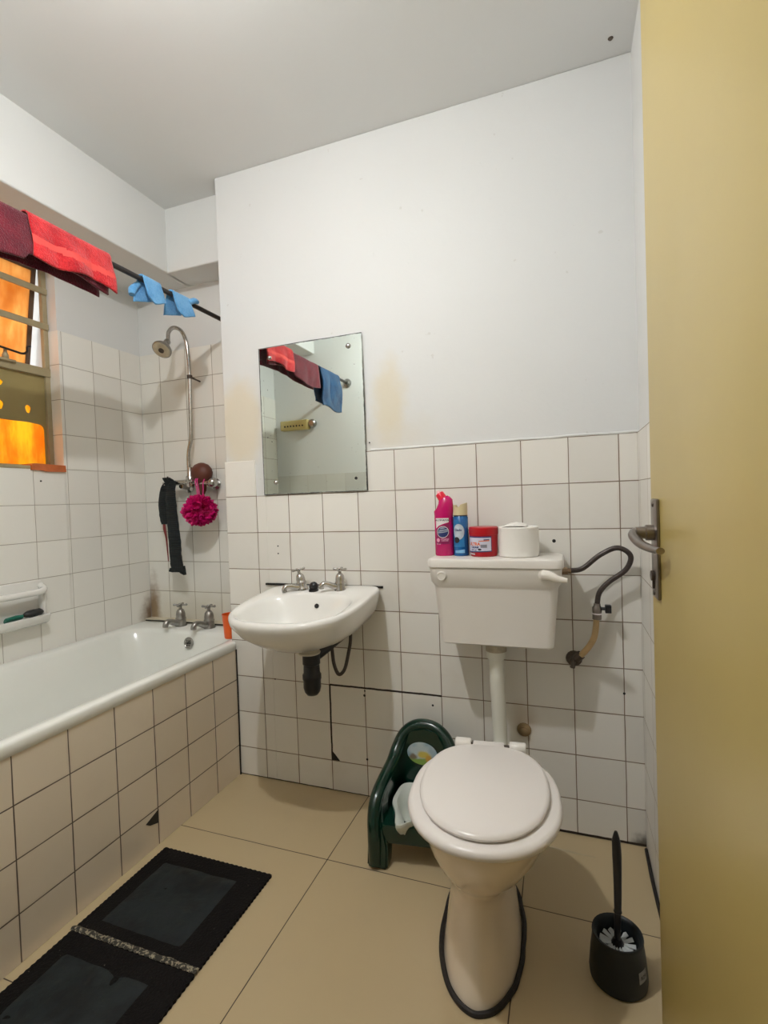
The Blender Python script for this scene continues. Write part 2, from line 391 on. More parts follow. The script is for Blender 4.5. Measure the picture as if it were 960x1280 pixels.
# plaster bead along the top of the tiling
bm = B(); pts = [(x, .002 + .002 * math.sin(x * 37), 1.324 + .003 * noise.noise((x * 9, 0, 3))) for x in [.66 + i * .03 for i in range(31)]]
tube(bm, pts, .0045, 8, 1, smooth=False); obj('paint_ridge', bm, M_PAINT, wb)
# drilled holes, chips and a stub of old pipe
bm = B()
holes = [(.325, .800 + .18), (.326, .962), (.585 - .08 + .33, 0)]
def wallpt(x, z, rr=.0035): lathe(bm, [(rr, 0), (rr, .0012)], (x, -.0008, z), (0, 1, 0), 10)
for x, z, rr in [(.243, .965, .003), (.243, .935, .003), (.598, .392, .005), (.866, .383, .004), (.600, .145, .0045), (1.299, .981, .006), (1.50, .49, .004), (.655, 1.352, .003), (.60, .41, .0035), (.205, .42, .003)]:
    wallpt(x, z, rr)
obj('drilled_hole', bm, M_BLACK, wb)['kind'] = 'stuff'
bm = B(); prism(bm, [(.4535, .122), (.4535, .156), (.462, .148), (.484, .1225)], lambda u, v, s: Vector((u, s, v)), -.0012, .004); obj('chipped_tile_gap', bm, M_MASTIC, wb, smooth=False)
bm = B(); box(bm, XL - .25, .02, YA + .007, YA + .15, 0, ZC); wa = structure('wall_alcove', bm, M_PAINT, smooth=False)
bm = B(); box(bm, XL, .006, YA, YA + .02, 0, 1.908, .001, 1); obj('tiling', bm, M_TA, wa, smooth=False)
# dropped beam over the bath
bm = B(); box(bm, XL - .1, -.343, YN - .02, YA + .02, ZSOF, ZC + .01, .006); box(bm, -.36, .02, .10, YA + .02, ZSOF, ZC + .01, .006)
structure('trim_1', bm, M_PAINT, smooth=False)
# window wall
WY0, WY1, WZ0, WZ1 = -1.12, -.187, 1.316, ZSOF
def holed(bm, x0, x1, ztop, zb=0):
    box(bm, x0, x1, YN - .15, WY0, zb, ztop); box(bm, x0, x1, WY1, YA + .2, zb, ztop); box(bm, x0, x1, WY0, WY1, zb, WZ0)
    if ztop > WZ1: box(bm, x0, x1, WY0, WY1, WZ1, ztop)
bm = B(); holed(bm, XL - .20, XL - .006, ZC); wl = structure('wall_left', bm, M_PAINT, smooth=False)
bm = B(); box(bm, XL - .09, XL, YN, WY0, 0, 1.908); box(bm, XL - .058, XL, WY1 - .002, YA, 0, 1.908, .001, 1); box(bm, XL - .07, XL, WY0, WY1, 0, WZ0 - .001)
obj('tiling', bm, M_TL, wl, smooth=False)
bm = B(); box(bm, XR + .006, XR + .12, -3.2, .4, 0, ZC); wr = structure('wall_right', bm, M_PAINT, smooth=False)
bm = B(); box(bm, XR, XR + .02, YN + .03, .01, 0, 1.322); obj('tiling', bm, M_TR, wr, smooth=False)
# near wall with the doorway
DX0 = .70
bm = B(); box(bm, XL - .1, DX0, YN - .14, YN, 0, ZC); box(bm, DX0, XR + .1, YN - .14, YN, 2.06, ZC)
wn_ = structure('wall_near', bm, M_PAINT, smooth=False)
bm = B(); box(bm, XL, DX0 - .06, YN - .02, YN + .007, 0, 1.336); obj('tiling', bm, M_TN, wn_, smooth=False)
bm = B(); box(bm, DX0 - .02, DX0 + .03, YN - .15, YN + .012, 0, 2.06, .003); box(bm, DX0 - .02, XR, YN - .15, YN + .012, 2.04, 2.09, .003)
structure('trim_2', bm, M_FRAME, smooth=False)
# hall outside the doorway
bm = B(); box(bm, -.9, 2.4, -3.3, -3.2, 0, ZC); structure('wall_hall', bm, M_PAINT, smooth=False)
bm = B(); box(bm, -1.0, -.9, -3.3, YN - .1, 0, ZC); structure('wall_hall_side', bm, M_PAINT, smooth=False)
# a strip of mastic in the back corner of the floor
bm = B(); tube(bm, [(XR - .004, -.02, .006), (XR - .006, -.16, .004), (XR - .004, -.3, .003)], .005, 8); structure('baseboard_right', bm, M_MASTIC)

# ------------------------------------------------------------------ window
wf = empty('window_1', (XL - .06, -.65, WZ0)); wf['kind'] = 'structure'
XF = XL - .065
bm = B()
def fr(y0, y1, z0, z1, x0=XF - .012, x1=XF + .008): box(bm, x0, x1, y0, y1, z0, z1, .002, 1)
fr(WY1 - .022, WY1, WZ0, WZ1); fr(WY0, WY0 + .022, WZ0, WZ1); fr(WY0, WY1, WZ0, WZ0 + .016); fr(WY0, WY1, WZ1 - .025, WZ1)
fr(WY0, WY1, 1.712, 1.748, XF - .012, XF + .012)
obj('frame', bm, M_JAMB, wf)
for z in (1.925, 2.075):
    bm = B(); box(bm, XF + .006, XF + .016, WY0, WY1 - .002, z - .013, z + .013, .002, 1); obj('glazing_bar', bm, M_JAMB, wf)
# opened top hung sash
pv = Vector((XF - .014, 0, WZ1 - .03)); ang = math.radians(9.5)
def sash(y0, y1, h0, h1, t0, t1, bm):
    vs_ = box(bm, t0, t1, y0, y1, -h1, -h0)
    bmesh.ops.transform(bm, matrix=Matrix.Translation(pv) @ Matrix.Rotation(ang, 4, 'Y'), verts=vs_)
bm = B(); H = .455
sash(WY1 - .046, WY1 - .028, 0, H, -.008, .006, bm); sash(WY0 + .03, WY0 + .05, 0, H, -.008, .006, bm); sash(WY0 + .03, WY1 - .028, H - .018, H, -.008, .006, bm); sash(WY0 + .03, WY1 - .028, 0, .018, -.008, .006, bm)
sh = obj('opening_sash', bm, plain('dark_sash_metal', (.13, .08, .05), .5, var=.3), wf)
bm = B(); sash(WY0 + .045, WY1 - .045, .01, H - .01, -.003, .001, bm); obj('wall_glow_pane', bm, M_GLOW1, sh, smooth=False)
# window stay and catch
bm = B(); tube(bm, [(XF + .03, -.52, 1.795), (XF + .03, -.36, 1.782), (XF + .03, -.318, 1.780), (XF + .03, -.300, 1.792), (XF + .03, -.297, 1.812), (XF + .03, -.284, 1.818)], .0045, 8); obj('window_stay', bm, M_BLACK, wf)
bm = B(); lathe(bm, [(.008, 0), (.012, .01), (.012, .02), (.007, .03), (.006, .045)], (XF + .014, -.375, 1.742), (0, 0, 1), 12); box(bm, XF + .004, XF + .025, -.42, -.34, 1.738, 1.748, .002); obj('window_catch', bm, M_JAMB, wf)
# lower fixed light: bright pane behind a painted panel that has holes and a round-cornered cut-out
bm = B(); box(bm, XF - .016, XF - .012, WY0, WY1 - .01, WZ0 + .01, 1.72); obj('wall_glow_pane', bm, M_GLOW2, wf, smooth=False)
cu = bpy.data.curves.new('pan', 'CURVE'); cu.dimensions = '2D'; cu.fill_mode = 'BOTH'; cu.extrude = .002
def spl(pts):
    s = cu.splines.new('POLY'); s.points.add(len(pts) - 1); s.use_cyclic_u = True
    for p, q in zip(s.points, pts): p.co = (q[0], q[1], 0, 1)
top = []
ytr = WY1 - .030
edge_pts = [(WY0 + .03, 1.52)] + [(WY0 + .03 + i * .03, 1.510 + .004 * noise.noise((i * .7, 1, 1))) for i in range(1, 28)]
edge_pts = [p for p in edge_pts if p[0] < ytr - .035]
corner = [(ytr - .025 + .025 * math.sin(q * PI / 2 / 5), 1.482 + .025 * math.cos(q * PI / 2 / 5)) for q in range(6)]
spl([(WY0 + .022, 1.712), (WY0 + .022, WZ0 + .016), (WY0 + .03, WZ0 + .016)] + edge_pts + corner + [(ytr, WZ0 + .016), (WY1 - .022, WZ0 + .016), (WY1 - .022, 1.712)])
for cy, cz, ry, rz in [(-.283, 1.565, .0115, .017), (-.392, 1.566, .012, .018), (-.392, 1.655, .014, .012), (-.50, 1.57, .012, .016), (-.61, 1.57, .012, .016)]:
    spl([(cy + ry * math.cos(q) * (1 + .15 * math.sin(3 * q)), cz + rz * math.sin(q)) for q in [i * 2 * PI / 14 for i in range(14)]])
to = bpy.data.objects.new('pan', cu); COL.objects.link(to); dg = bpy.context.evaluated_depsgraph_get(); me = bpy.data.meshes.new_from_object(to.evaluated_get(dg)); bpy.data.objects.remove(to)
bm = B(); bm.from_mesh(me); bpy.data.meshes.remove(me)
for v in bm.verts: v.co = Vector((XF - .006 + v.co.z, v.co.x, v.co.y))
obj('painted_panel', bm, M_OLIVE, wf, smooth=False)
bm = B(); box(bm, XF - .01, XL + .002, WY0, -.333, WZ0 - .006, WZ0 + .008, .003); structure('trim_3', bm, M_JAMB, smooth=False)
bm = B(); pts = [(-.335, 1.306), (-.335, 1.326), (-.325, 1.333), (-.19, 1.330), (-.188, 1.303), (-.27, 1.301), (-.30, 1.306)]
prism(bm, pts, lambda u, v, s: Vector((s, u, v)), XF - .01, XL + .010); structure('trim_4', bm, M_TERRA, smooth=False)
bm = B(); box(bm, -2.3, -2.2, -3., 3., -.5, 4.); ew = structure('wall_outside', bm, M_EXT, smooth=False)

# ------------------------------------------------------------------ door
dt = empty('door_1', (1.53, -1.5, 0)); dt['kind'] = 'structure'
E0 = Vector((1.4885, -.70, 0)); H0 = Vector((1.515, -1.505, 0)); D = (H0 - E0).normalized(); Nn = Vector((D.y, -D.x, 0))   # towards the room
if Nn.x > 0: Nn = -Nn
RD = Matrix((D, Nn, Vector((0, 0, 1)))).transposed().to_4x4(); RD.translation = E0
LD = (H0 - E0).length
bm = B(); box(bm, 0, LD, -.04, 0, .008, 2.032, .003, 2, RD); leaf = obj('door_leaf', bm, M_DOOR, dt)
bm = B(); box(bm, .030, .078, 0, .006, .945, 1.122, .003, 2, RD)
esc = obj('escutcheon', bm, M_STEEL, dt)
bm = B(); Q = lambda s, n, z: RD @ Vector((s, n, z))
lathe(bm, [(.014, 0), (.014, .012), (.011, .014), (.0105, .028)], Q(.052, .006, 1.062), tuple(Nn), 16)
tube(bm, [Q(.050, .024, 1.062), Q(.046, .033, 1.061), Q(.056, .037, 1.056), Q(.085, .033, 1.046), Q(.12, .024, 1.041), Q(.155, .015, 1.040)], [.011, .0115, .0105, .009, .008, .007], 12, 8, sx=1., sy=.8)
obj('lever_handle', bm, M_STEEL, dt)
bm = B(); lathe(bm, [(.009, 0), (.009, .006)], Q(.050, .005, .985), tuple(Nn), 14); box(bm, .047, .053, .004, .009, .962, .992, .001, 1, RD); obj('lock_turn', bm, M_RUST, dt)
bm = B(); lathe(bm, [(.005, 0), (.004, .002)], Q(.052, .006, 1.112), tuple(Nn), 10); lathe(bm, [(.005, 0), (.004, .002)], Q(.052, .006, .955), tuple(Nn), 10); obj('screw', bm, M_RUST, dt)

# ------------------------------------------------------------------ ceiling lamp
lp = empty('ceiling_lamp', (BULB[0], BULB[1], ZC), 'lit bulb in a white holder on the ceiling, in front of the doorway', 'lamp')
bm = B(); lathe(bm, [(.045, 0), (.045, -.012), (.025, -.022), (.022, -.05), (.018, -.055)], (BULB[0], BULB[1], ZC), (0, 0, 1), 24); obj('lamp_holder', bm, M_PLAST, lp)
bm = B(); BR = .030; lathe(bm, [(BR * math.cos(math.radians(q)), BR * .55 * math.sin(math.radians(q))) for q in range(-88, 26, 6)], BULB, (0, 0, 1), 32); obj('bulb', bm, M_BULB, lp)
bm = B(); lathe(bm, [(BR * .95, BR * .21), (BR * .97, BR * .40), (.020, .045), (.015, .066)], BULB, (0, 0, 1), 32); obj('bulb_base', bm, M_PLAST, lp)

# ------------------------------------------------------------------ bathtub
tb = empty('bathtub', (-.33, -.64, 0), 'long white bath behind a tiled panel along the window wall', 'bathtub')
X0, X1, Y0, Y1 = XL + .002, .024, YN + .010, .205
cx, cy = (X0 + X1) / 2, (Y0 + Y1) / 2
def rr(x0, x1, y0, y1, z, r, N=10):
    L = []
    for (px, py, a0) in ((x1 - r, y1 - r, 0), (x0 + r, y1 - r, 90), (x0 + r, y0 + r, 180), (x1 - r, y0 + r, 270)):
        for i in range(N + 1):
            an = math.radians(a0 + 90 * i / N); L.append(Vector((px + r * math.cos(an), py + r * math.sin(an), z)))
    return L
bm = B(); ZT = .566
loops = [rr(X0, X1 - .006, Y0, Y1, ZT - .040, .006), rr(X0, X1, Y0, Y1, ZT - .034, .008), rr(X0, X1, Y0, Y1, ZT - .010, .010), rr(X0, X1 - .002, Y0, Y1, ZT - .003, .012), rr(X0, X1 - .009, Y0, Y1, ZT, .016),
         rr(X0 + .045, X1 - .040, Y0 + .06, Y1 - .100, ZT - .001, .10), rr(X0 + .052, X1 - .048, Y0 + .07, Y1 - .108, ZT - .006, .10), rr(X0 + .060, X1 - .056, Y0 + .085, Y1 - .116, ZT - .020, .11),
         rr(X0 + .078, X1 - .075, Y0 + .14, Y1 - .130, ZT - .15, .13), rr(X0 + .100, X1 - .098, Y0 + .22, Y1 - .155, ZT - .29, .13), rr(X0 + .13, X1 - .128, Y0 + .28, Y1 - .19, ZT - .35, .12), rr(X0 + .18, X1 - .18, Y0 + .36, Y1 - .25, ZT - .365, .10)]
loft(bm, loops, False, True)
for yy in (-.008, -.0035): bmesh.ops.bisect_plane(bm, geom=bm.verts[:] + bm.edges[:] + bm.faces[:], plane_co=(0, yy, 0), plane_no=(0, 1, 0))
for v in bm.verts:
    if v.co.y > -.005: v.co.x = min(v.co.x, -.002)
obj('tub_shell', bm, M_ENAMEL, tb, ang=60)
bm = B(); box(bm, -.03, .02, Y0, -.004, 0, ZT - .036, .001, 1); pn = obj('tiled_panel', bm, M_TP, tb, smooth=False)
bm = B(); prism(bm, [(-.453, .119), (-.509, .099), (-.492, .086), (-.456, .074)], lambda u, v, s: Vector((s, u, v)), .0196, .0208); obj('broken_tile_gap', bm, M_BLACK, pn, smooth=False)
bm = B(); box(bm, X0, .0, Y1 - .002, YA + .002, .50, .578, .004); obj('ledge', bm, plain('stained_ledge', (.66, .60, .46), .5, var=.2, scale=14.), tb, smooth=False)
bm = B(); tube(bm, [(X0 + .01, Y1 - .003, .571), (-.5, Y1 - .002, .5715), (-.2, Y1 - .003, .571), (-.01, Y1 - .002, .570)], .0035, 6); tube(bm, [(.022, -.006, 0), (.023, -.004, .3), (.022, -.003, .53)], .003, 6); obj('sealant', bm, M_MASTIC, tb)
bm = B(); ov = Vector((-.300, Y1 - .122, .512)); lathe(bm, [(.026, 0), (.027, .003), (.022, .006), (.020, .004)], ov, (0, -1, .15), 24); of = obj('overflow', bm, M_DCHROME, tb)
bm = B()
for q in range(6): lathe(bm, [(.003, .005), (.003, .0075)], ov + Vector((.011 * math.cos(q * PI / 3), 0, .011 * math.sin(q * PI / 3))), (0, -1, .15), 8)
lathe(bm, [(.004, .004), (.005, .009)], ov, (0, -1, .15), 8); obj('overflow_hole', bm, M_BLACK, of)

def pillar_tap(parent, x, y, z, h, dirv, hang=0., sc=1., tilt=0., lean=0., mat=M_CHROME):
    """body + spout, with the cross-head handle as its sub-part"""
    d = Vector(dirv).normalized(); T = Matrix.Translation((x, y, z)) @ Matrix.Rotation(lean, 4, 'Y')
    bm = B()
    lathe(bm, [(.026, 0), (.026, .005), (.023, .010), (.0215, .030), (.0235, .032), (.0235, .037), (.0205, .041), (.021, .052), (.018, .068), (.012, .076), (.0075, .079), (.0065, .092)], (0, 0, 0), (0, 0, 1), 20)
    tube(bm, [d * .008 + Vector((0, 0, .015)), d * .034 + Vector((0, 0, .022)), d * .056 + Vector((0, 0, .031)), d * .074 + Vector((0, 0, .033)), d * .084 + Vector((0, 0, .024)), d * .086 + Vector((0, 0, .012))], [.016, .0145, .0125, .0125, .0125, .012], 14, 6)
    bmesh.ops.transform(bm, matrix=T @ Matrix.Scale(sc, 4), verts=bm.verts)
    tp = obj('tap', bm, mat, parent)
    bm = B()
    lathe(bm, [(.007, .088), (.009, .092), (.009, .100), (.006, .104)], (0, 0, 0), (0, 0, 1), 14)
    for q in range(4):
        an = hang + q * PI / 2; v = Vector((math.cos(an), math.sin(an), 0))
        tube(bm, [v * .005 + Vector((0, 0, .096)), v * .018 + Vector((0, 0, .096)), v * .028 + Vector((0, 0, .097))], [.0042, .0042, .006], 10, 4)
        ball(bm, v * .028 + Vector((0, 0, .097)), .0058, u=10, v=6)
    bmesh.ops.transform(bm, matrix=T @ Matrix.Scale(sc, 4), verts=bm.verts)
    obj('tap_handle', bm, mat, tp); return tp
pillar_tap(tb, -.415, .165, ZT, 0, (-.12, -1, 0), .35, 1.04, mat=M_DCHROME)
pillar_tap(tb, -.245, .160, ZT, 0, (-.18, -1, 0), .25, 1.04, mat=M_DCHROME)

# orange cup in the corner of the bath
bm = B(); lathe(bm, [(.022, 0), (.024, .004), (.026, .04), (.031, .100), (.0325, .104), (.030, .103), (.024, .02)], (-.034, .035, ZT), (0, 0, 1), 24)
tag(obj('orange_cup', bm, M_ORANGE), 'tall orange plastic cup on the bath corner beside the basin', 'cup')

# soap rack on the left wall
sr = empty('soap_rack', (XL, -.40, .69), 'white ceramic soap rack with grab bar fixed to the left wall', 'soap rack')
bm = B()
ya, yb, za, zb = -.560, -.313, .686, .862
box(bm, XL - .004, XL + .006, ya, yb, za, zb, .004)          # back plate
def ring(x, z0, z1, y0, y1, r): return [Vector((x, p.x, p.y)) for p in rr(y0, y1, z0, z1, 0, r, 6)]
# tray basket
loops = [ring(XL + .004, za, za + .100, ya, yb, .02), ring(XL + .045, za + .004, za + .100, ya + .002, yb - .004, .02)]
tr = [(XL + .004, .0), (XL + .030, .0), (XL + .050, .010), (XL + .058, .028), (XL + .058, .038), (XL + .052, .040), (XL + .047, .030), (XL + .035, .016), (XL + .006, .014)]
L2 = []
for y, sc_ in ((ya, .86), (ya + .008, 1), (yb - .012, 1), (yb - .002, .80)):
    L2.append([Vector((XL + (x - XL) * sc_, y, za + dz + (1 - sc_) * .02)) for x, dz in tr])
loft(bm, L2, True, True)
obj('tray', bm, M_CER, sr, ang=50)
for y in (yb - .012, ya + .01):
    bm = B(); box(bm, XL, XL + .030, y - .010, y + .010, za + .02, za + .135, .008, 3); obj('side_cheek', bm, M_CER, sr)
bm = B(); tube(bm, [(XL + .004, yb - .008, .838), (XL + .030, yb - .014, .826), (XL + .048, yb - .04, .820), (XL + .050, -.40, .819), (XL + .048, ya + .04, .820), (XL + .03, ya + .014, .826), (XL + .004, ya + .008, .838)], .013, 12, 8); obj('grab_bar', bm, M_CER, sr)
bm = B(); ball(bm, (XL + .036, -.378, .738), .036, (.5, 1.15, .42), 18, 10)
for v in bm.verts: v.co.z += .004 * noise.noise(v.co * 60)
tag(obj('scrubbing_sponge', bm, M_BLACK), 'small black scrubbing sponge lying in the white soap rack', 'sponge')
bm = B(); tube(bm, [(XL + .038, -.422, .733), (XL + .036, -.450, .733), (XL + .038, -.485, .732)], [.010, .013, .011], 12, 6, sx=1.2, sy=.6)
tag(obj('nail_brush', bm, plain('teal_plastic', (.01, .16, .11), .3)), 'dark green plastic brush handle in the white soap rack', 'brush')

# ------------------------------------------------------------------ curtain rod and cloths
RX, RZ, RR = -.090, 1.968, .0095
rod = empty('curtain_rod', (RX, -.64, RZ), 'dark metal curtain rod running above the bath', 'curtain rod')
bm = B(); tube(bm, [(RX, YN + .006, RZ), (RX, YA - .002, RZ)], RR, 14, smooth=False); obj('rod_tube', bm, M_ROD, rod)
for y, s in ((YN + .001, 1), (YA - .001, -1)):
    bm = B(); lathe(bm, [(.030, 0), (.030, .006), (.017, .012), (.015, .024)], (RX, y, RZ), (0, s, 0), 20); obj('end_flange', bm, M_DCHROME, rod)

def drape(y0, y1, front, back, off, mat, name, thick=.004, wave=.010, seed=0., nu=40, nv=44, skewf=0., skewb=0., parent=None, vmat=None):
    """cloth over the rod: front(u), back(u) give the hanging lengths, u in 0..1 along the rod"""
    bm = B(); R_ = RR + off; half = PI * R_; rows = []
    for i in range(nu + 1):
        u = i / nu; y = y0 + (y1 - y0) * u; F, Bk = front(u), back(u); row = []
        for j in range(nv + 1):
            s = -Bk + (F + Bk + half) * j / nv          # arc length, 0..half is over the rod
            if s < 0: x, z, amt, sk = RX - R_, RZ + s, -s, skewb
            elif s < half: an = PI - s / R_; x, z, amt, sk = RX + R_ * math.cos(an), RZ + R_ * math.sin(an), 0., 0
            else: x, z, amt, sk = RX + R_, RZ - (s - half), s - half, skewf
            wv = noise.noise((y * 9 + seed, amt * 5, seed)) * wave * min(1, amt * 14) * 2
            side = 1 if s > half / 2 else -1
            x += side * (abs(wv) if amt > 0 else 0) + side * min(amt, .05) * .10
            row.append(bm.verts.new((x, y + sk * amt + noise.noise((amt * 12, seed, u * 2)) * .006, z + noise.noise((y * 20, s * 20, seed)) * .0015)))
        rows.append(row)
    for i in range(nu):
        for j in range(nv):
            f = bm.faces.new((rows[i][j], rows[i + 1][j], rows[i + 1][j + 1], rows[i][j + 1]))
            if vmat: f.material_index = vmat(i / nu, (rows[i][j].co.z, j / nv))
    o = obj(name, bm, mat, parent, ang=180)
    md = o.modifiers.new('thickness', 'SOLIDIFY'); md.thickness = thick; md.offset = 1 if True else 0
    return o
mr = drape(-1.055, -.475, lambda u: .112 + .015 * math.sin(u * 7) + (.018 if u < .55 else 0), lambda u: .125 + .012 * math.sin(u * 5 + 1), .003, M_MAROON, 'maroon_towel', .005, .008, 3.)
tag(mr, 'dark maroon towel draped over the curtain rod, partly under the red towel', 'towel')
rd = drape(-.735, -.462, lambda u: .100 + .012 * math.sin(u * 6.0 + .5) + .012 * u, lambda u: .07 + .01 * math.sin(u * 4), .012, [M_RED, M_BAND], 'red_towel', .005, .010, 11., skewf=.05,
           vmat=lambda u, q: 1 if (q[1] > .6 and -.065 < q[0] - RZ < -.045) else 0)
tag(rd, 'bright red towel with ribbed border draped over the curtain rod', 'towel')
bt = drape(-1.36, -1.08, lambda u: .235 + .01 * math.sin(u * 6), lambda u: .20, .003, M_BLUET, 'blue_towel', .006, .012, 21.)
tag(bt, 'dark blue towel on the curtain rod, seen only in the mirror', 'towel')
def glove(y0, y1, seed, thumb_y, thumb_up, label):
    g = drape(y0, y1, lambda u: .075 - .022 * abs(u - .35) * 2 + .012 * u, lambda u: .055 + .03 * (1 - u), .002, M_BLUEG, 'knitted_glove', .006, .010, seed, nu=16, nv=30, skewf=.25, skewb=-.2)
    bm = B()
    if thumb_up: tube(bm, [(RX + .012, thumb_y, RZ - .006), (RX + .018, thumb_y + .03, RZ + .010), (RX + .016, thumb_y + .052, RZ + .012)], [.011, .012, .008], 10, 6)
    else: tube(bm, [(RX - .016, thumb_y, RZ - .012), (RX - .022, thumb_y - .022, RZ - .040), (RX - .020, thumb_y - .030, RZ - .062)], [.010, .015, .011], 10, 6)
    obj('thumb', bm, M_BLUEG, g)
    tag(g, label, 'glove', 'light blue gloves drying on the rod')
glove(-.315, -.232, 31., -.308, False, 'light blue knitted glove on the rod next to the red towel')
glove(-.170, -.078, 44., -.085, True, 'light blue knitted glove on the rod nearest the wall above the shower')

# ------------------------------------------------------------------ shower mixer
sm = empty('shower_mixer', (-.34, YA, 1.25), 'chrome exposed shower mixer with tall riser pipe and shower head', 'shower')
bm = B()
tube(bm, [(-.445, .19, 1.253), (-.35, .19, 1.253), (-.235, .19, 1.247)], .0125, 14, 4)
lathe(bm, [(.020, -.022), (.021, 0), (.020, .022), (.013, .034), (.012, .07)], (-.345, .19, 1.253), (0, 0, 1), 18)
lathe(bm, [(.026, 0), (.027, .005), (.014, .012), (.013, .06)], (-.40, YA - .001, 1.23), (0, -1, .12), 20); lathe(bm, [(.026, 0), (.027, .005), (.014, .012), (.013, .06)], (-.24, YA - .001, 1.24), (0, -1, .05), 20)
obj('mixer_body', bm, M_CHROME, sm)
bm = B(); lathe(bm, [(.010, 0), (.012, .02), (.009, .03)], (-.445, .19, 1.253), (-1, 0, 0), 12)
for q in range(4):
    an = .3 + q * PI / 2; v = Vector((0, math.cos(an), math.sin(an))); tube(bm, [Vector((-.470, .19, 1.253)) + v * .004, Vector((-.472, .19, 1.253)) + v * .034], [.005, .004], 8, 3)
tube(bm, [(-.47, .19, 1.253), (-.51, .188, 1.255)], [.006, .003], 8, 3); obj('mixer_handle', bm, M_CHROME, sm)
bm = B(); lathe(bm, [(.013, 0), (.020, .006), (.024, .02), (.023, .032), (.015, .040)], (-.238, .19, 1.247), (1, 0, -.05), 20); obj('mixer_handle', bm, M_CHROME, sm)
bm = B(); lathe(bm, [(.009, 0), (.011, .012), (.008, .02)], (-.325, .176, 1.253), (0, -1, 0), 12)
for q in range(4):
    an = .2 + q * PI / 2; v = Vector((math.cos(an), 0, math.sin(an))); tube(bm, [Vector((-.325, .155, 1.253)), Vector((-.325, .153, 1.253)) + v * .026], [.004, .005], 8, 3)
obj('diverter_handle', bm, M_CHROME, sm)
bm = B(); tube(bm, [(-.350, .19, 1.31), (-.350, .19, 1.36), (-.345, .19, 1.405), (-.330, .19, 1.455), (-.328, .19, 1.50), (-.325, .19, 1.62), (-.322, .19, 1.76), (-.325, .188, 1.87), (-.330, .182, 1.925), (-.336, .160, 1.962), (-.346, .125, 1.965), (-.348, .095, 1.935), (-.341, .082, 1.893)], .0088, 14, 8); ri = obj('riser_pipe', bm, M_CHROME, sm)
bm = B(); lathe(bm, [(.0125, 0), (.0125, .016)], (-.322, .19, 1.742), (0, 0, 1), 14); tube(bm, [(-.318, .2, 1.748), (-.312, .225, 1.742), (-.312, YA, 1.740)], [.006, .004, .004], 8, 4); obj('pipe_bracket', bm, M_RUST, sm)
hd = Vector((-.340, .080, 1.892)); hx = Vector((.10, -.85, -1)).normalized()
bm = B(); lathe(bm, [(.011, 0), (.0145, .006), (.0145, .024), (.010, .028), (.010, .036), (.022, .044), (.037, .056), (.042, .064), (.0425, .072), (.039, .074)], hd, tuple(hx), 28); hdo = obj('shower_head', bm, M_DCHROME, sm)
bm = B(); lathe(bm, [(.038, .0735), (.037, .0755), (.014, .0765)], hd, tuple(hx), 28); obj('spray_face', bm, plain('scaled_spray_face', (.55, .50, .38), .5, var=.3, scale=70.), hdo)
bm = B(); lathe(bm, [(.012, .0765), (.012, .080), (.006, .078)], hd, tuple(hx), 20); obj('nozzle', bm, M_RUST, hdo)

# scrub net over the left handle
def ribbon(bm, path, wd, sag=.010, seed=0., N=10):
    P = crom(path, 10); n = len(P); loops = []
    for i, p in enumerate(P):
        f = i / (n - 1) * (len(wd) - 1); j = min(int(f), len(wd) - 2); wv = wd[j] + (wd[j + 1] - wd[j]) * (f - j)
        L = []
        for q in range(N):
            an = 2 * PI * q / N
            L.append(p + Vector((wv * math.cos(an) * (1 + .12 * noise.noise((i * .35, q, seed))), (.009 + .004 * noise.noise((q, i * .3, seed))) * math.sin(an), 0)))
        loops.append(L)
    loft(bm, loops, True, True)
sn = empty('scrub_net', (-.44, .17, 1.26), 'long black netted scrubbing cloth hanging from the left shower handle', 'scrub cloth')
bm = B()
ribbon(bm, [(-.436, .172, 1.262), (-.436, .158, 1.20), (-.432, .156, 1.10), (-.425, .156, 1.0), (-.422, .158, .90), (-.416, .16, .825)], [.022, .029, .033, .037, .037, .038], seed=1.)
prism(bm, [(-.456, .845), (-.378, .855), (-.372, .812), (-.392, .820), (-.418, .840), (-.438, .824), (-.462, .828)], lambda u, v, s: Vector((u, s, v)), .150, .168)
ribbon(bm, [(-.455, .170, 1.262), (-.480, .165, 1.23), (-.496, .165, 1.16), (-.496, .166, 1.10), (-.492, .167, 1.055)], [.018, .022, .024, .022, .016], seed=5.)
ribbon(bm, [(-.47, .172, 1.258), (-.452, .150, 1.278), (-.430, .172, 1.258)], [.012, .022, .012], seed=9.)
obj('net', bm, M_NET, sn, ang=60)
bm = B(); tube(bm, [(-.492, .166, 1.06), (-.490, .166, 1.03), (-.484, .167, .99), (-.480, .168, .93), (-.478, .168, .875)], [.006, .007, .004, .003, .002], 8, 6); obj('cord', bm, M_CORD, sn, label='thin dark red cord')

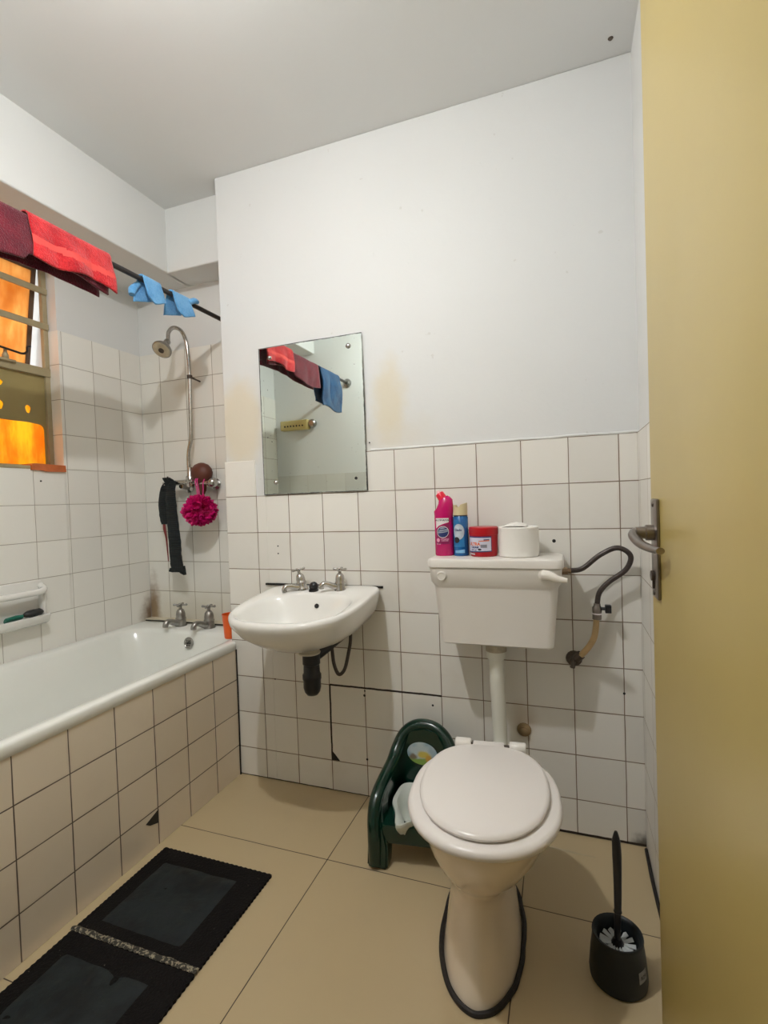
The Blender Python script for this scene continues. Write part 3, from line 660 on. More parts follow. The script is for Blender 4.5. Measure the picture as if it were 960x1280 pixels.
# mesh sponge
ms = empty('mesh_sponge', (-.25, .14, 1.12), 'bright magenta mesh bath sponge hanging from the shower mixer', 'bath sponge')
bm = B(); cen = Vector((-.256, .140, 1.118))
ball(bm, cen, .070, (1.12, .55, .80), 16, 10)
for q in range(90):
    th = random.uniform(0, 2 * PI); ph = math.acos(random.uniform(-1, 1)); d = Vector((math.sin(ph) * math.cos(th), math.sin(ph) * math.sin(th) * .62, math.cos(ph) * .80))
    base = cen + d * .070; nrm = d.normalized(); u = nrm.orthogonal().normalized(); u.rotate(Matrix.Rotation(random.uniform(0, 6.3), 3, nrm)); v = nrm.cross(u)
    rad = random.uniform(.014, .024); prev = None; first = None; n = 15
    for k in range(n):
        an = 2 * PI * k / n
        p = base + u * rad * math.cos(an) + v * rad * .55 * math.sin(an) - nrm * .006
        h = nrm * (.017 + .007 * math.sin(5 * an + q)) + (u * math.cos(an) + v * math.sin(an)) * .006
        a1, a2 = bm.verts.new(p), bm.verts.new(p + h)
        if prev: bm.faces.new((prev[0], a1, a2, prev[1]))
        else: first = (a1, a2)
        prev = (a1, a2)
    bm.faces.new((prev[0], first[0], first[1], prev[1]))
obj('mesh_ball', bm, M_LOOF, ms, ang=180)
bm = B()
for dx in (-.006, .004): tube(bm, [(-.262 + dx, .148, 1.17), (-.268 + dx, .150, 1.21), (-.285 + dx, .162, 1.262), (-.275, .185, 1.268)], .0028, 6, 6)
tube(bm, [(-.246, .15, 1.17), (-.247, .16, 1.21), (-.25, .165, 1.245), (-.255, .185, 1.268)], .0028, 6, 6)
obj('hanging_loop', bm, plain('magenta_string', (.6, .02, .2), .5), ms)
bm = B(); lathe(bm, [(.004, -.100), (.010, -.095), (.020, -.075), (.024, -.045), (.040, -.030), (.052, -.008), (.056, .010), (.050, .030), (.036, .047), (.015, .056), (.003, .058)], (-.285, .188 + .0, 1.285), (0, 0, 1), 28, ys=.75)
for v in bm.verts: v.co.y = min(.240, v.co.y + .012)
tag(obj('rubber_plunger_cup', bm, M_BROWNR), 'round reddish brown rubber cup wedged behind the shower mixer', 'plunger cup')

# ------------------------------------------------------------------ washbasin
wbn = empty('washbasin', (.43, 0, .62), 'white wall hung washbasin with two chrome taps under the mirror', 'washbasin')
BC = .459
def tz(v): return Vector((v.x, v.y, v.z - .112 * (-v.y) + .018 * (v.x - BC)))
def dshape(hw, yb_, yf, z, n, N=56, cx=BC, back=.02):
    """D outline: straight back at yb_, rounded front at yf, same parameter everywhere"""
    L = []
    for i in range(N):
        t = 2 * PI * i / N; cs, sn = math.cos(t), math.sin(t)
        if sn >= 0:   # back half
            x = hw * math.copysign(abs(cs) ** (2 / 9.), cs); ybk = yb_; ym = yb_ - (yb_ - yf) * .42
            y = ym + (ybk - ym) * abs(sn) ** (2 / 9.)
        else:
            ym = yb_ - (yb_ - yf) * .42
            x = hw * math.copysign(abs(cs) ** (2 / n), cs); y = ym - (ym - yf) * abs(sn) ** (2 / n)
        L.append(Vector((cx + x, y, z)))
    return L
ZB = .813
bm = B()
loops = [dshape(.045, -.13, -.22, ZB - .164, 2), dshape(.105, -.06, -.280, ZB - .153, 2), dshape(.158, -.012, -.325, ZB - .132, 2.0), dshape(.196, -.004, -.372, ZB - .104, 2.1), dshape(.219, -.003, -.410, ZB - .072, 2.3),
         dshape(.2295, -.003, -.438, ZB - .034, 2.5), dshape(.2325, -.003, -.446, ZB - .014, 2.5), dshape(.232, -.003, -.445, ZB - .004, 2.5), dshape(.2275, -.006, -.439, ZB, 2.5),
         dshape(.222, -.010, -.432, ZB + .001, 2.5)]
def inner(hw, y0_, y1_, z, n): return [Vector((p.x, p.y, z)) for p in sup(BC, (y0_ + y1_) / 2, hw, (y0_ - y1_) / 2, z, n, 56)]
loops += [inner(.198, -.108, -.418, ZB + .000, 3.0), inner(.190, -.116, -.410, ZB - .004, 3.0), inner(.183, -.124, -.400, ZB - .016, 2.9), inner(.168, -.134, -.382, ZB - .055, 2.6), inner(.142, -.150, -.350, ZB - .095, 2.4), inner(.10, -.165, -.310, ZB - .125, 2.2), inner(.05, -.20, -.26, ZB - .136, 2), inner(.022, -.215, -.245, ZB - .139, 2)]
loops = [[tz(v) for v in L] for L in loops]
loft(bm, loops, True, True); obj('basin', bm, M_CER, wbn, ang=70)
bm = B(); lathe(bm, [(.0085, 0), (.0085, .003)], tz(Vector((.478, -.1310, ZB - .040))), (0, -1, .5), 14); obj('overflow_hole', bm, M_BLACK, wbn)
bm = B(); lathe(bm, [(.021, 0), (.021, .004), (.012, .002)], tz(Vector((BC, -.23, ZB - .139))), (0, 0, 1), 18); obj('drain_ring', bm, M_DCHROME, wbn)
pillar_tap(wbn, .385, -.062, .803, 0, (-.72, -.7, 0), .9, .82, lean=-.22)
pillar_tap(wbn, .541, -.062, .806, 0, (-.80, -.6, 0), .1, .82, lean=.02)
bm = B(); box(bm, .180, .690, -.006, -.0005, .806, .815, .002); obj('broken_grout', bm, M_MASTIC, wbn)
bm = B(); lathe(bm, [(.038, .0), (.040, .006), (.028, .014), (.026, .03)], (.478, -.20, .606), (0, 0, 1), 20); obj('waste_outlet', bm, plain('pale_waste_ring', (.6, .55, .45), .4), wbn)
bm = B(); lathe(bm, [(.006, 0), (.020, .004), (.027, .014), (.031, .03), (.031, .055), (.033, .06), (.033, .075), (.029, .08), (.028, .110), (.031, .113), (.031, .150)], (.485, -.20, .458), (0, 0, 1), 20)
tube(bm, [(.485, -.20, .585), (.515, -.15, .610), (.545, -.07, .640), (.55, -.002, .645)], .018, 12, 6)
obj('bottle_trap', bm, M_BLACK, wbn)
bm = B(); tube(bm, [(.50, -.12, .70), (.53, -.13, .62), (.540, -.135, .555), (.555, -.13, .515), (.574, -.12, .530), (.582, -.10, .58), (.580, -.07, .63), (.57, -.05, .70)], .0065, 10, 8); obj('supply_hose', bm, M_HOSE, wbn)
bm = B(); ball(bm, (.440, -.078, .819), .0185, (1, .8, 1.05), 16, 10); lathe(bm, [(.017, 0), (.019, .004), (.017, .012)], (.440, -.080, .799), (0, 0, 1), 16)
tag(obj('basin_plug', bm, M_BLACK), 'round black rubber plug between the basin taps', 'plug')

# ------------------------------------------------------------------ mirror
mi = empty('wall_mirror', (.417, -.006, 1.17), 'old frameless mirror with spotted edges screwed above the basin', 'mirror')
bm = B(); pts = [(.1925, 1.1715), (.30, 1.1735), (.32, 1.172), (.43, 1.1722), (.455, 1.1745), (.56, 1.172), (.6440, 1.1735), (.643, 1.30), (.6405, 1.33), (.6415, 1.5), (.6390, 1.70), (.6392, 1.7625), (.5, 1.7615), (.42, 1.763), (.30, 1.7615), (.1915, 1.7600), (.1922, 1.5)]
prism(bm, pts, lambda u, v, s: Vector((u, s, v)), -.0060, -.0015); obj('mirror_glass', bm, M_MIRROR, mi, smooth=False)
for x, z, r in ((.585, 1.719, .010), (.242, 1.718, .008), (.249, 1.221, .009)):
    bm = B(); lathe(bm, [(r, 0), (r, .002), (r * .8, .005), (r * .3, .007)], (x, -.006, z), (0, -1, 0), 18); obj('mirror_screw', bm, M_CHROME, mi)
bm = B(); lathe(bm, [(.006, 0), (.006, .0006)], (.598, -.006, 1.222), (0, -1, 0), 12); obj('screw_hole', bm, M_BLACK, mi)

# plastic rack on the near wall (seen in the mirror)
yr = empty('toothbrush_rack', (-.49, YN + .007, 1.68), 'yellowed plastic toothbrush rack, seen only reflected in the mirror', 'toothbrush rack')
bm = B(); box(bm, -.615, -.39, YN + .008, YN + .055, 1.665, 1.735, .008, 3); obj('rack_body', bm, M_YELRACK, yr)
bm = B()
for q in range(7): lathe(bm, [(.0065, 0), (.0065, .0015)], (-.575 + q * .024, YN + .0550, 1.693), (0, 1, 0), 10)
h = obj('rack_hole', bm, M_BLACK, yr); h['kind'] = 'stuff'
bm = B(); lathe(bm, [(.026, 0), (.030, .01), (.030, .03), (.020, .04)], (-.365, YN + .008, 1.705), (0, 1, 0), 20); obj('cup_ring', bm, M_DCHROME, yr)

# ------------------------------------------------------------------ cistern
cs_ = empty('toilet_cistern', (1.12, -.01, .67), 'white plastic high toilet cistern on the tiled wall above the toilet', 'cistern')
CX = 1.121
def rc(hw, y0_, y1_, z, r=.02): return rr(CX - hw, CX + hw, y0_, y1_, z, r, 6)
bm = B()
loft(bm, [rc(.168, -.165, -.012, .664, .02), rc(.174, -.174, -.010, .670, .024), rc(.190, -.186, -.008, .850, .024), rc(.1915, -.187, -.008, .856, .024), rc(.199, -.196, -.006, .868, .026), rc(.203, -.199, -.006, .912, .026)])
for v in bm.verts:     # the bulged belly line under the top band
    if v.co.y < -.1 and .84 < v.co.z < .875: v.co.z -= .010 * (1 - ((v.co.x - CX) / .2) ** 2)
obj('tank', bm, M_PLAST, cs_, ang=35)
bm = B(); loft(bm, [rc(.204, -.200, -.006, .913, .026), rc(.2075, -.204, -.005, .917, .028), rc(.2075, -.204, -.005, .934, .028), rc(.2045, -.201, -.006, .9405, .026), rc(.197, -.193, -.008, .9430, .024)]); obj('cistern_lid', bm, M_PLAST, cs_, ang=35)
bm = B(); lathe(bm, [(.016, 0), (.016, .006), (.009, .008)], (1.272, -.198, .897), (0, -1, 0), 18)
tube(bm, [(1.270, -.210, .899), (1.290, -.216, .897), (1.31, -.222, .890), (1.338, -.226, .886)], [.017, .0145, .0105, .007], 14, 6); obj('flush_lever', bm, plain('cream_lever', (.84, .80, .72), .25), cs_)
bm = B(); lathe(bm, [(.0155, 0), (.0155, .004), (.012, .006), (.011, .004)], (.962, -.198, .888), (0, -1, 0), 22); obj('side_cap', bm, M_PLAST, cs_)
bm = B(); lathe(bm, [(.034, 0), (.034, .022), (.026, .024), (.026, .034)], (1.113, -.100, .632), (0, 0, 1), 22); obj('pipe_collar', bm, plain('stained_collar', (.45, .40, .30), .5, var=.4, scale=60.), cs_)
bm = B(); tube(bm, [(1.113, -.100, .64), (1.113, -.100, .55), (1.116, -.100, .45), (1.118, -.102, .37), (1.119, -.112, .330), (1.119, -.145, .305), (1.119, -.20, .300), (1.119, -.26, .300)], .0235, 18, 6); obj('flush_pipe', bm, M_PIPEW, cs_)
bm = B(); lathe(bm, [(.031, 0), (.031, .03), (.025, .033)], (1.113, -.100, .608), (0, 0, 1), 22); obj('pipe_nut', bm, M_PIPEW, cs_)
# water supply
ws = empty('water_supply_hose', (1.35, 0, .59), 'looped dark braided hose feeding the cistern, with tan hose below', 'water hose')
bm = B(); tube(bm, [(1.322, -.075, .893), (1.345, -.068, .893), (1.383, -.060, .899), (1.435, -.060, .942), (1.485, -.060, .964), (1.521, -.055, .940), (1.508, -.055, .897), (1.460, -.05, .857), (1.432, -.05, .824), (1.424, -.05, .788)], .0080, 12, 8); obj('braided_hose', bm, M_HOSE, ws)
bm = B(); lathe(bm, [(.012, 0), (.012, .02), (.009, .022), (.009, .030)], (1.318, -.076, .892), (1, .2, 0), 8); obj('hose_nut', bm, plain('brass_nut', (.28, .20, .13), .4, .8), ws)
bm = B(); lathe(bm, [(.014, .0), (.014, .016), (.011, .018), (.014, .020), (.015, .036), (.011, .042), (.010, .050)], (1.422, -.05, .738), (.03, 0, 1), 10); vb = obj('stop_valve', bm, M_STEEL, ws)
bm = B(); lathe(bm, [(.016, 0), (.016, .003)], (1.4225, -.05, .7545), (.03, 0, 1), 14); obj('tape_ring', bm, M_WHITEP, vb)
bm = B(); tube(bm, [(1.43, -.05, .772), (1.447, -.052, .772)], .005, 8, 3); box(bm, 1.446, 1.464, -.064, -.040, .760, .784, .002); obj('valve_knob', bm, M_BLACK, vb)
bm = B(); tube(bm, [(1.421, -.048, .742), (1.418, -.045, .705), (1.412, -.043, .675), (1.396, -.042, .645), (1.372, -.04, .615)], .0095, 12, 8); obj('tan_hose', bm, M_BRAID, ws, label='tan braided hose')
bm = B(); lathe(bm, [(.026, 0), (.024, .006), (.014, .012), (.013, .035)], (1.352, -.0005, .593), (0, -1, 0), 16); lathe(bm, [(.013, 0), (.015, .004), (.014, .026)], (1.356, -.032, .600), (.6, -.1, .6), 8); tube(bm, [(1.352, -.03, .60), (1.346, -.05, .578)], .008, 8, 3); obj('wall_outlet', bm, M_RUST, ws)
bm = B(); lathe(bm, [(.024, 0), (.022, .004), (.012, .007), (.013, .016), (.006, .018)], (1.186, -.0005, .334), (0, -1, 0), 18)
tag(obj('capped_pipe_stub', bm, plain('old_brass', (.34, .25, .14), .5, .4, var=.35, scale=50.)), 'small brown capped pipe stub in the tiles right of the flush pipe', 'pipe stub')

# ------------------------------------------------------------------ things on the cistern lid
ZL = .9430
def cylfn(cx_, cy_, r, z0, rot=0., k=1.0008):
    return lambda u, v: Vector((cx_ + (r * k + .0004) * math.sin(u / r + rot), cy_ - (r * k + .0004) * math.cos(u / r + rot), z0 + v))
def ovalfn(cx_, cy_, rx, ry, z0, off=.0006):
    def f(u, v):
        t_ = u / rx; return Vector((cx_ + (rx + off) * math.sin(t_), cy_ - (ry + off) * math.cos(t_), z0 + v))
    return f
# bottle: oval body, slanted shoulder, angled neck
bo = empty('bleach_bottle', (.951, -.10, ZL), 'magenta cleaner bottle with red cap, leftmost on the cistern', 'bottle')
bx, by = .9520, -.100; bm = B()
def ov_(rx, ry, z, dx=0, sl=0.): return [Vector((p.x, p.y, p.z + sl * (p.x - bx - dx))) for p in sup(bx + dx, by, rx, ry, z, 2.0, 40)]
loft(bm, [ov_(.0290, .021, ZL, 0), ov_(.0315, .0235, ZL + .004), ov_(.0315, .0235, ZL + .135), ov_(.0325, .024, ZL + .148), ov_(.0322, .024, ZL + .158, .001, .25), ov_(.0280, .022, ZL + .172, .0035, .55), ov_(.0195, .018, ZL + .1855, .003, .62), ov_(.0155, .0145, ZL + .1915, .000, .62)]); obj('bottle_body', bm, M_PINKB, bo, ang=50)
ca = Vector((-.53, 0, .85)).normalized(); cb = Vector((.9515, by, ZL + .189))
bm = B(); lathe(bm, [(.0148, 0), (.0152, .003), (.0143, .021), (.0125, .0235)], cb, tuple(ca), 24); obj('cap', bm, M_REDCAP, bo)
bm = B(); lathe(bm, [(.0065, .022), (.0055, .029), (.003, .033)], cb, tuple(ca), 14); obj('nozzle', bm, M_CLEARP, bo)
fo = ovalfn(bx, by, .0315, .0235, ZL)
decal('white_label', [(-.024, .092), (-.025, .126), (.022, .126), (.022, .112), (.006, .108), (-.012, .101)], fo, M_WHITEP, bo)
text_obj('label_text', 'MULTIPURPOSE', .0078, lambda u, v: ovalfn(bx, by, .0315, .0235, ZL, .0011)(u * .95 - .001, v + .119), M_BLACKP, bo, .0002)
def ellipse(cu_, cv_, ru, rv, N=20, rot=0.):
    return [(cu_ + ru * math.cos(q) * math.cos(rot) - rv * math.sin(q) * math.sin(rot), cv_ + ru * math.cos(q) * math.sin(rot) + rv * math.sin(q) * math.cos(rot)) for q in [i * 2 * PI / N for i in range(N)]]
fo2 = ovalfn(bx, by, .0315, .0235, ZL, .0009); fo3 = ovalfn(bx, by, .0315, .0235, ZL, .0013); fo4 = ovalfn(bx, by, .0315, .0235, ZL, .0017)
decal('label_band', [(-.025, .040), (-.025, .088), (-.010, .098), (.010, .106), (.024, .109), (.024, .040)], fo, M_DKMAG, bo)
decal('logo', ellipse(.001, .080, .0205, .0195, 22, .4), fo2, M_WHITEP, bo)
decal('logo', ellipse(.001, .080, .0185, .0175, 22, .4), fo3, M_NAVY, bo)
decal('logo', [(-.017, .076), (-.012, .086), (.002, .088), (.017, .090), (.017, .081), (.004, .078)], fo4, M_SILVER, bo)
decal('logo', [(-.010, .090), (-.002, .0955), (.012, .0945), (.004, .0915)], fo4, M_SILVER, bo)
text_obj('label_text', 'Domestos', .0075, lambda u, v: ovalfn(bx, by, .0315, .0235, ZL, .0021)(u * .9, v + .083 + u * .12), M_NAVY, bo, .0002)
decal('logo', ellipse(-.016, .053, .0065, .0065), fo3, M_PINKP, bo)
text_obj('label_text', 'HYGIENE', .0066, lambda u, v: fo3(u + .007, v + .056), M_PINKP, bo, .0002)
text_obj('label_text', 'CLEANER', .0055, lambda u, v: fo3(u + .007, v + .051), M_PINKP, bo, .0002)
text_obj('label_text', '750 ml', .006, lambda u, v: fo3(u - .015, v + .040), M_PINKP, bo, .0002)
# aerosol can
ac = empty('air_freshener_can', (1.008, -.10, ZL), 'blue spray can with cream cap between magenta bottle and red tub', 'spray can')
ax_, ay_, ar = 1.0085, -.098, .0245
bm = B(); lathe(bm, [(ar - .002, 0), (ar, .002), (ar, .128), (ar - .0025, .131)], (ax_, ay_, ZL), (0, 0, 1), 32); obj('can_body', bm, M_BLUEC, ac)
bm = B(); lathe(bm, [(ar - .0005, .1315), (ar - .0012, .134)], (ax_, ay_, ZL), (0, 0, 1), 32); obj('can_rim', bm, M_BLACK, ac)
bm = B(); L0 = sup(ax_, ay_, ar - .001, ar - .001, ZL + .1345, 2, 32)
def capz(p): u = (p.x - ax_) / ar; return ZL + .168 + .008 * max(0, u - .1) - (.007 if -.55 < u < .0 else 0)
loft(bm, [L0, [Vector((p.x * 1, p.y, capz(p))) for p in L0], [Vector((ax_ + (p.x - ax_) * .88, ay_ + (p.y - ay_) * .88, capz(p))) for p in L0], [Vector((ax_ + (p.x - ax_) * .85, ay_ + (p.y - ay_) * .85, ZL + .15)) for p in L0]]); obj('spray_cap', bm, M_CREAMCAP, ac, ang=35)
fc = cylfn(ax_, ay_, ar, ZL); fc2 = cylfn(ax_, ay_, ar, ZL, 0, 1.03)
decal('can_label', [(-.024, .030), (-.024, .120), (-.006, .120), (.014, .095), (.016, .030)], fc, M_LBLUE if False else plain('mid_blue_print', (.02, .19, .46), .3), ac)
decal('can_label', ellipse(-.003, .080, .019, .026), cylfn(ax_, ay_, ar, ZL, 0, 1.015), plain('pale_print', (.52, .60, .68), .35, var=.25, scale=60.), ac)
decal('can_label', ellipse(-.010, .053, .0095, .010), fc2, M_BLACKP, ac)
text_obj('label_text', 'Glade', .0105, lambda u, v: fc2(u - .005, v + .086), M_NAVY, ac, .0002)
decal('can_label', [(-.017, .010), (-.017, .018), (.016, .022), (.016, .010)], cylfn(ax_, ay_, ar, ZL, 0, 1.015), M_LBLUE, ac)
# red tub
rt_ = empty('red_tub', (1.083, -.10, ZL), 'red round plastic tub with a printed label on the cistern', 'tub')
tx, ty, tr_ = 1.0835, -.102, .0455
bm = B(); lathe(bm, [(tr_ - .006, 0), (tr_ - .003, .002), (tr_ - .0015, .02), (tr_, .070), (tr_ + .0015, .071), (tr_ + .0015, .092), (tr_ - .001, .095)], (tx, ty, ZL), (0, 0, 1), 40); obj('tub_body', bm, M_REDTUB, rt_, ang=30)
fr_ = cylfn(tx, ty, tr_, ZL, -.12); fr2 = cylfn(tx, ty, tr_, ZL, -.12, 1.012); fr3 = cylfn(tx, ty, tr_, ZL, -.12, 1.022)
decal('label', [(-.048, .014), (-.048, .066), (.038, .066), (.038, .017)], fr_, M_NAVY, rt_, 10)
decal('label', [(-.046, .018), (-.046, .062), (.0355, .062), (.0355, .020)], fr2, M_LAVP, rt_, 10)
text_obj('label_text', 'ULTRA', .0135, lambda u, v: fr3(u - .020, v + .0415), M_ORNGP, rt_, .0006)
text_obj('label_text', 'CREAM', .0085, lambda u, v: fr3(u - .018, v + .0310), M_NAVY, rt_, .0004)
text_obj('label_text', '500 ml', .0075, lambda u, v: fr3(u - .022, v + .0225), M_NAVY, rt_, .0002)
decal('label', [(.002, .030), (.002, .040), (.022, .040), (.022, .030)], fr3, M_GREYP, rt_)
decal('label', [(-.004, .0495), (-.004, .052), (.030, .0545), (.030, .051)], fr3, M_ORNGP, rt_)
decal('label', [(.012, .0535), (.012, .0565), (.030, .0575), (.030, .055)], fr3, M_NAVY, rt_)
decal('label', ellipse(-.001, .0245, .006, .003), fr3, M_BLACKP, rt_)
decal('label', [(-.046, .0085), (-.046, .0125), (-.018, .0105), (-.018, .007)], fr_, M_WHITEP, rt_)
# toilet roll
ro = empty('toilet_roll', (1.195, -.10, ZL), 'fat white toilet paper roll standing at the right of the cistern lid', 'toilet roll')
bm = B(); rx_, ry_ = 1.194, -.100
loft(bm, [sup(rx_, ry_, .0600, .0600, ZL + .0005, 2, 44), sup(rx_, ry_, .0625, .0625, ZL + .003, 2, 44), sup(rx_, ry_, .0625, .0625, ZL + .091, 2, 44), sup(rx_, ry_, .060, .060, ZL + .094, 2, 44), sup(rx_, ry_, .020, .020, ZL + .093, 2, 44), sup(rx_, ry_, .018, .018, ZL + .06, 2, 44)])
obj('paper_roll', bm, M_PAPER, ro, ang=35)
bm = B(); rows = []
for i in range(9):
    u = i / 8; row = []
    for j in range(7):
        v = j / 6; row.append(bm.verts.new((rx_ - .045 + .075 * u, ry_ - .045 + .06 * v, ZL + .0945 + .022 * u * (1 - u) * 2.2 * (.4 + v * .6) + .006 * abs(noise.noise((u * 5, v * 5, 2))))))
    rows.append(row)
for i in range(8):
    for j in range(6): bm.faces.new((rows[i][j], rows[i + 1][j], rows[i + 1][j + 1], rows[i][j + 1]))
o = obj('loose_end', bm, M_PAPER, ro, ang=60); md = o.modifiers.new('t', 'SOLIDIFY'); md.thickness = .001

# ------------------------------------------------------------------ toilet
to_ = empty('toilet', (1.13, -.45, 0), 'white pedestal toilet with the lid closed, in front of the cistern', 'toilet')
TA = math.radians(4.5); TP = Vector((1.130, -.33, 0)); TRM = Matrix.Translation(TP) @ Matrix.Rotation(TA, 4, 'Z') @ Matrix.Translation(-TP)
def egg(hw, yf, yb_, z, n=2.15, N=48, cx_=1.118, nb=2.6):
    ym = yb_ + (yf - yb_) * .50; L = []
    for i in range(N):
        t_ = 2 * PI * i / N; cs, sn = math.cos(t_), math.sin(t_)
        nn = nb if sn > 0 else n
        x = hw * math.copysign(abs(cs) ** (2 / nn), cs); y = ym + ((yb_ - ym) if sn > 0 else (ym - yf)) * math.copysign(abs(sn) ** (2 / nn), sn)
        L.append(TRM @ Vector((cx_ + x, y, z)))
    return L
bm = B()
PC = [(.098, -.680, .0, 2.0, -.020), (.096, -.677, .010, 2.0, -.020), (.090, -.662, .05, 2.0, -.020), (.080, -.637, .11, 2.0, -.022), (.0760, -.618, .155, 2.0, -.022), (.0775, -.614, .185, 2.0, -.021),
      (.086, -.625, .210, 2.1, -.018), (.104, -.652, .240, 2.1, -.014), (.125, -.688, .275, 2.1, -.008), (.142, -.716, .315, 2.1, -.004), (.155, -.738, .360, 2.1, 0), (.160, -.745, .385, 2.1, 0), (.160, -.745, .395, 2.1, 0), (.154, -.739, .398, 2.1, 0)]
loft(bm, [egg(h_, f_, -.26, z_, n_, cx_=1.118 + d_) for h_, f_, z_, n_, d_ in PC]); obj('pan', bm, M_PAN, to_, ang=60)
bm = B(); P = [p for p in egg(.103, -.688, -.250, .004, 2.0, cx_=1.098)]
for i, p in enumerate(P): p.x += .003 * noise.noise((i * .5, 0, 0)); p.y += .004 * noise.noise((i * .4, 3, 0))
rs_ = .0065; tube(bm, P, rs_, 8, 2, closed=True); obj('base_sealant', bm, M_MASTIC, to_)
bm = B()
loft(bm, [egg(.170, -.757, -.352, .4000, 2.15), egg(.1775, -.766, -.349, .4040, 2.15), egg(.1795, -.769, -.348, .4120, 2.15), egg(.176, -.765, -.350, .4200, 2.15), egg(.168, -.756, -.355, .4235, 2.15)]); obj('seat_ring', bm, M_SEAT, to_, ang=60)
bm = B()
loft(bm, [egg(.143, -.729, -.352, .4255, 2.05), egg(.1525, -.741, -.347, .4275, 2.05), egg(.1535, -.743, -.346, .4330, 2.05), egg(.151, -.740, -.348, .4375, 2.05), egg(.143, -.731, -.355, .4405, 2.05)])
vs_ = box(bm, 1.073, 1.160, -.375, -.328, .4255, .4400, .004); bmesh.ops.transform(bm, matrix=TRM, verts=vs_); obj('lid', bm, M_SEAT, to_, ang=45)
for hx_ in (1.046, 1.196):
    bm = B(); lathe(bm, [(.014, -.022), (.0165, -.019), (.0165, .019), (.014, .022)], TRM @ Vector((hx_, -.343, .4330)), tuple(TRM.to_3x3() @ Vector((1, 0, 0))), 18)
    vs_ = box(bm, hx_ - .020, hx_ + .020, -.360, -.330, .398, .430, .004); bmesh.ops.transform(bm, matrix=TRM, verts=vs_); obj('hinge', bm, M_PLAST, to_)
bm = B(); lathe(bm, [(.006, -.06), (.006, .072)], TRM @ Vector((1.112, -.343, .4330)), tuple(TRM.to_3x3() @ Vector((1, 0, 0))), 12); obj('hinge_pin', bm, M_RUST, to_)
bm = B(); lathe(bm, [(.034, 0), (.034, .05), (.030, .055)], (1.121, -.262, .300), (0, 1, 0), 20); obj('inlet_collar', bm, M_PAN, to_)

# ------------------------------------------------------------------ child's potty
po = empty('potty_chair', (.875, -.19, 0), "dark green child's potty chair against the tiles behind the toilet", 'potty')
PX = .862
def pm(x, y, z):
    t_ = min(1.1, max(0, (-.06 - y) / .27)); return (.852 + .030 * t_ + x * (1 + (.30 if x < 0 else .38) * t_), y + (0 if x <= 0 else .035 * t_ * x / .1), z)
def mir(L): return [(-x, y, z) for x, y, z in reversed(L)]
half = [(-.096, -.335, .012), (-.098, -.332, .09), (-.102, -.315, .150), (-.103, -.280, .190), (-.100, -.220, .215), (-.096, -.150, .235), (-.090, -.105, .268), (-.072, -.078, .305), (-.040, -.064, .328), (0, -.060, .335)]
full = half + mir(half[:-1])
bm = B(); tube(bm, [pm(*p) for p in full], .021, 16, 8, sx=1.0, sy=1.0); obj('arm_rail', bm, M_GREEN, po, ang=60)
# legs flare and stand on the floor: front panels under the arms
for s in (-1, 1):
    bm = B()
    loft(bm, [[Vector(pm(s * x, y, z)) for x, y, z in L] for L in (
        [(-.116, -.345, 0), (-.066, -.345, 0), (-.066, -.290, 0), (-.116, -.290, 0)],
        [(-.116, -.336, .06), (-.064, -.336, .06), (-.064, -.28, .06), (-.116, -.28, .06)],
        [(-.114, -.325, .13), (-.078, -.325, .13), (-.078, -.26, .13), (-.114, -.26, .13)],
        [(-.112, -.300, .185), (-.088, -.300, .185), (-.088, -.22, .20), (-.112, -.22, .20)])])
    bmesh.ops.bevel(bm, geom=[e for e in bm.edges], offset=.006, segments=2, affect='EDGES')
    obj('leg', bm, M_GREEN, po)
    bm = B(); pts = [(-.31, .125), (-.25, .10), (-.10, .08), (-.075, 0), (-.045, 0), (-.062, .26), (-.09, .255), (-.13, .225), (-.20, .212), (-.26, .198), (-.30, .17)]
    prism(bm, pts, lambda u, v, q: Vector(pm(s * q, u, v)), .086, .102); obj('side_panel', bm, M_GREEN, po, smooth=False)
bm = B(); pts = [(-.094, .12), (-.094, .22), (-.088, .265), (-.070, .300), (-.04, .322), (0, .330), (.04, .322), (.070, .300), (.088, .265), (.094, .22), (.094, .12)]
prism(bm, pts, lambda u, v, q: Vector(pm(u, -.082 + (.33 - v) * -.10 + q, v)), -.005, .005); obj('backrest', bm, M_GREEN, po, smooth=False)
def stf(u, v): return Vector((.848 + u, -.082 + (.33 - (.250 + v)) * -.10 - .0062, .250 + v))
decal('oval_sticker', ellipse(0, 0, .054, .038, 28), stf, M_STICK, po)
# seat deck, open in the middle
bm = B()
def rec(hx, y0_, y1_, z, r): return [Vector(pm(p.x, p.y, p.z)) for p in rr(-hx, hx, y0_, y1_, z, r, 6)]
loft(bm, [rec(.090, -.325, -.085, .075, .02), rec(.092, -.330, -.085, .120, .02), rec(.090, -.326, -.087, .132, .02), rec(.062, -.295, -.115, .132, .05), rec(.060, -.292, -.118, .09, .05)], False, False); obj('seat', bm, M_GREEN, po, ang=50)
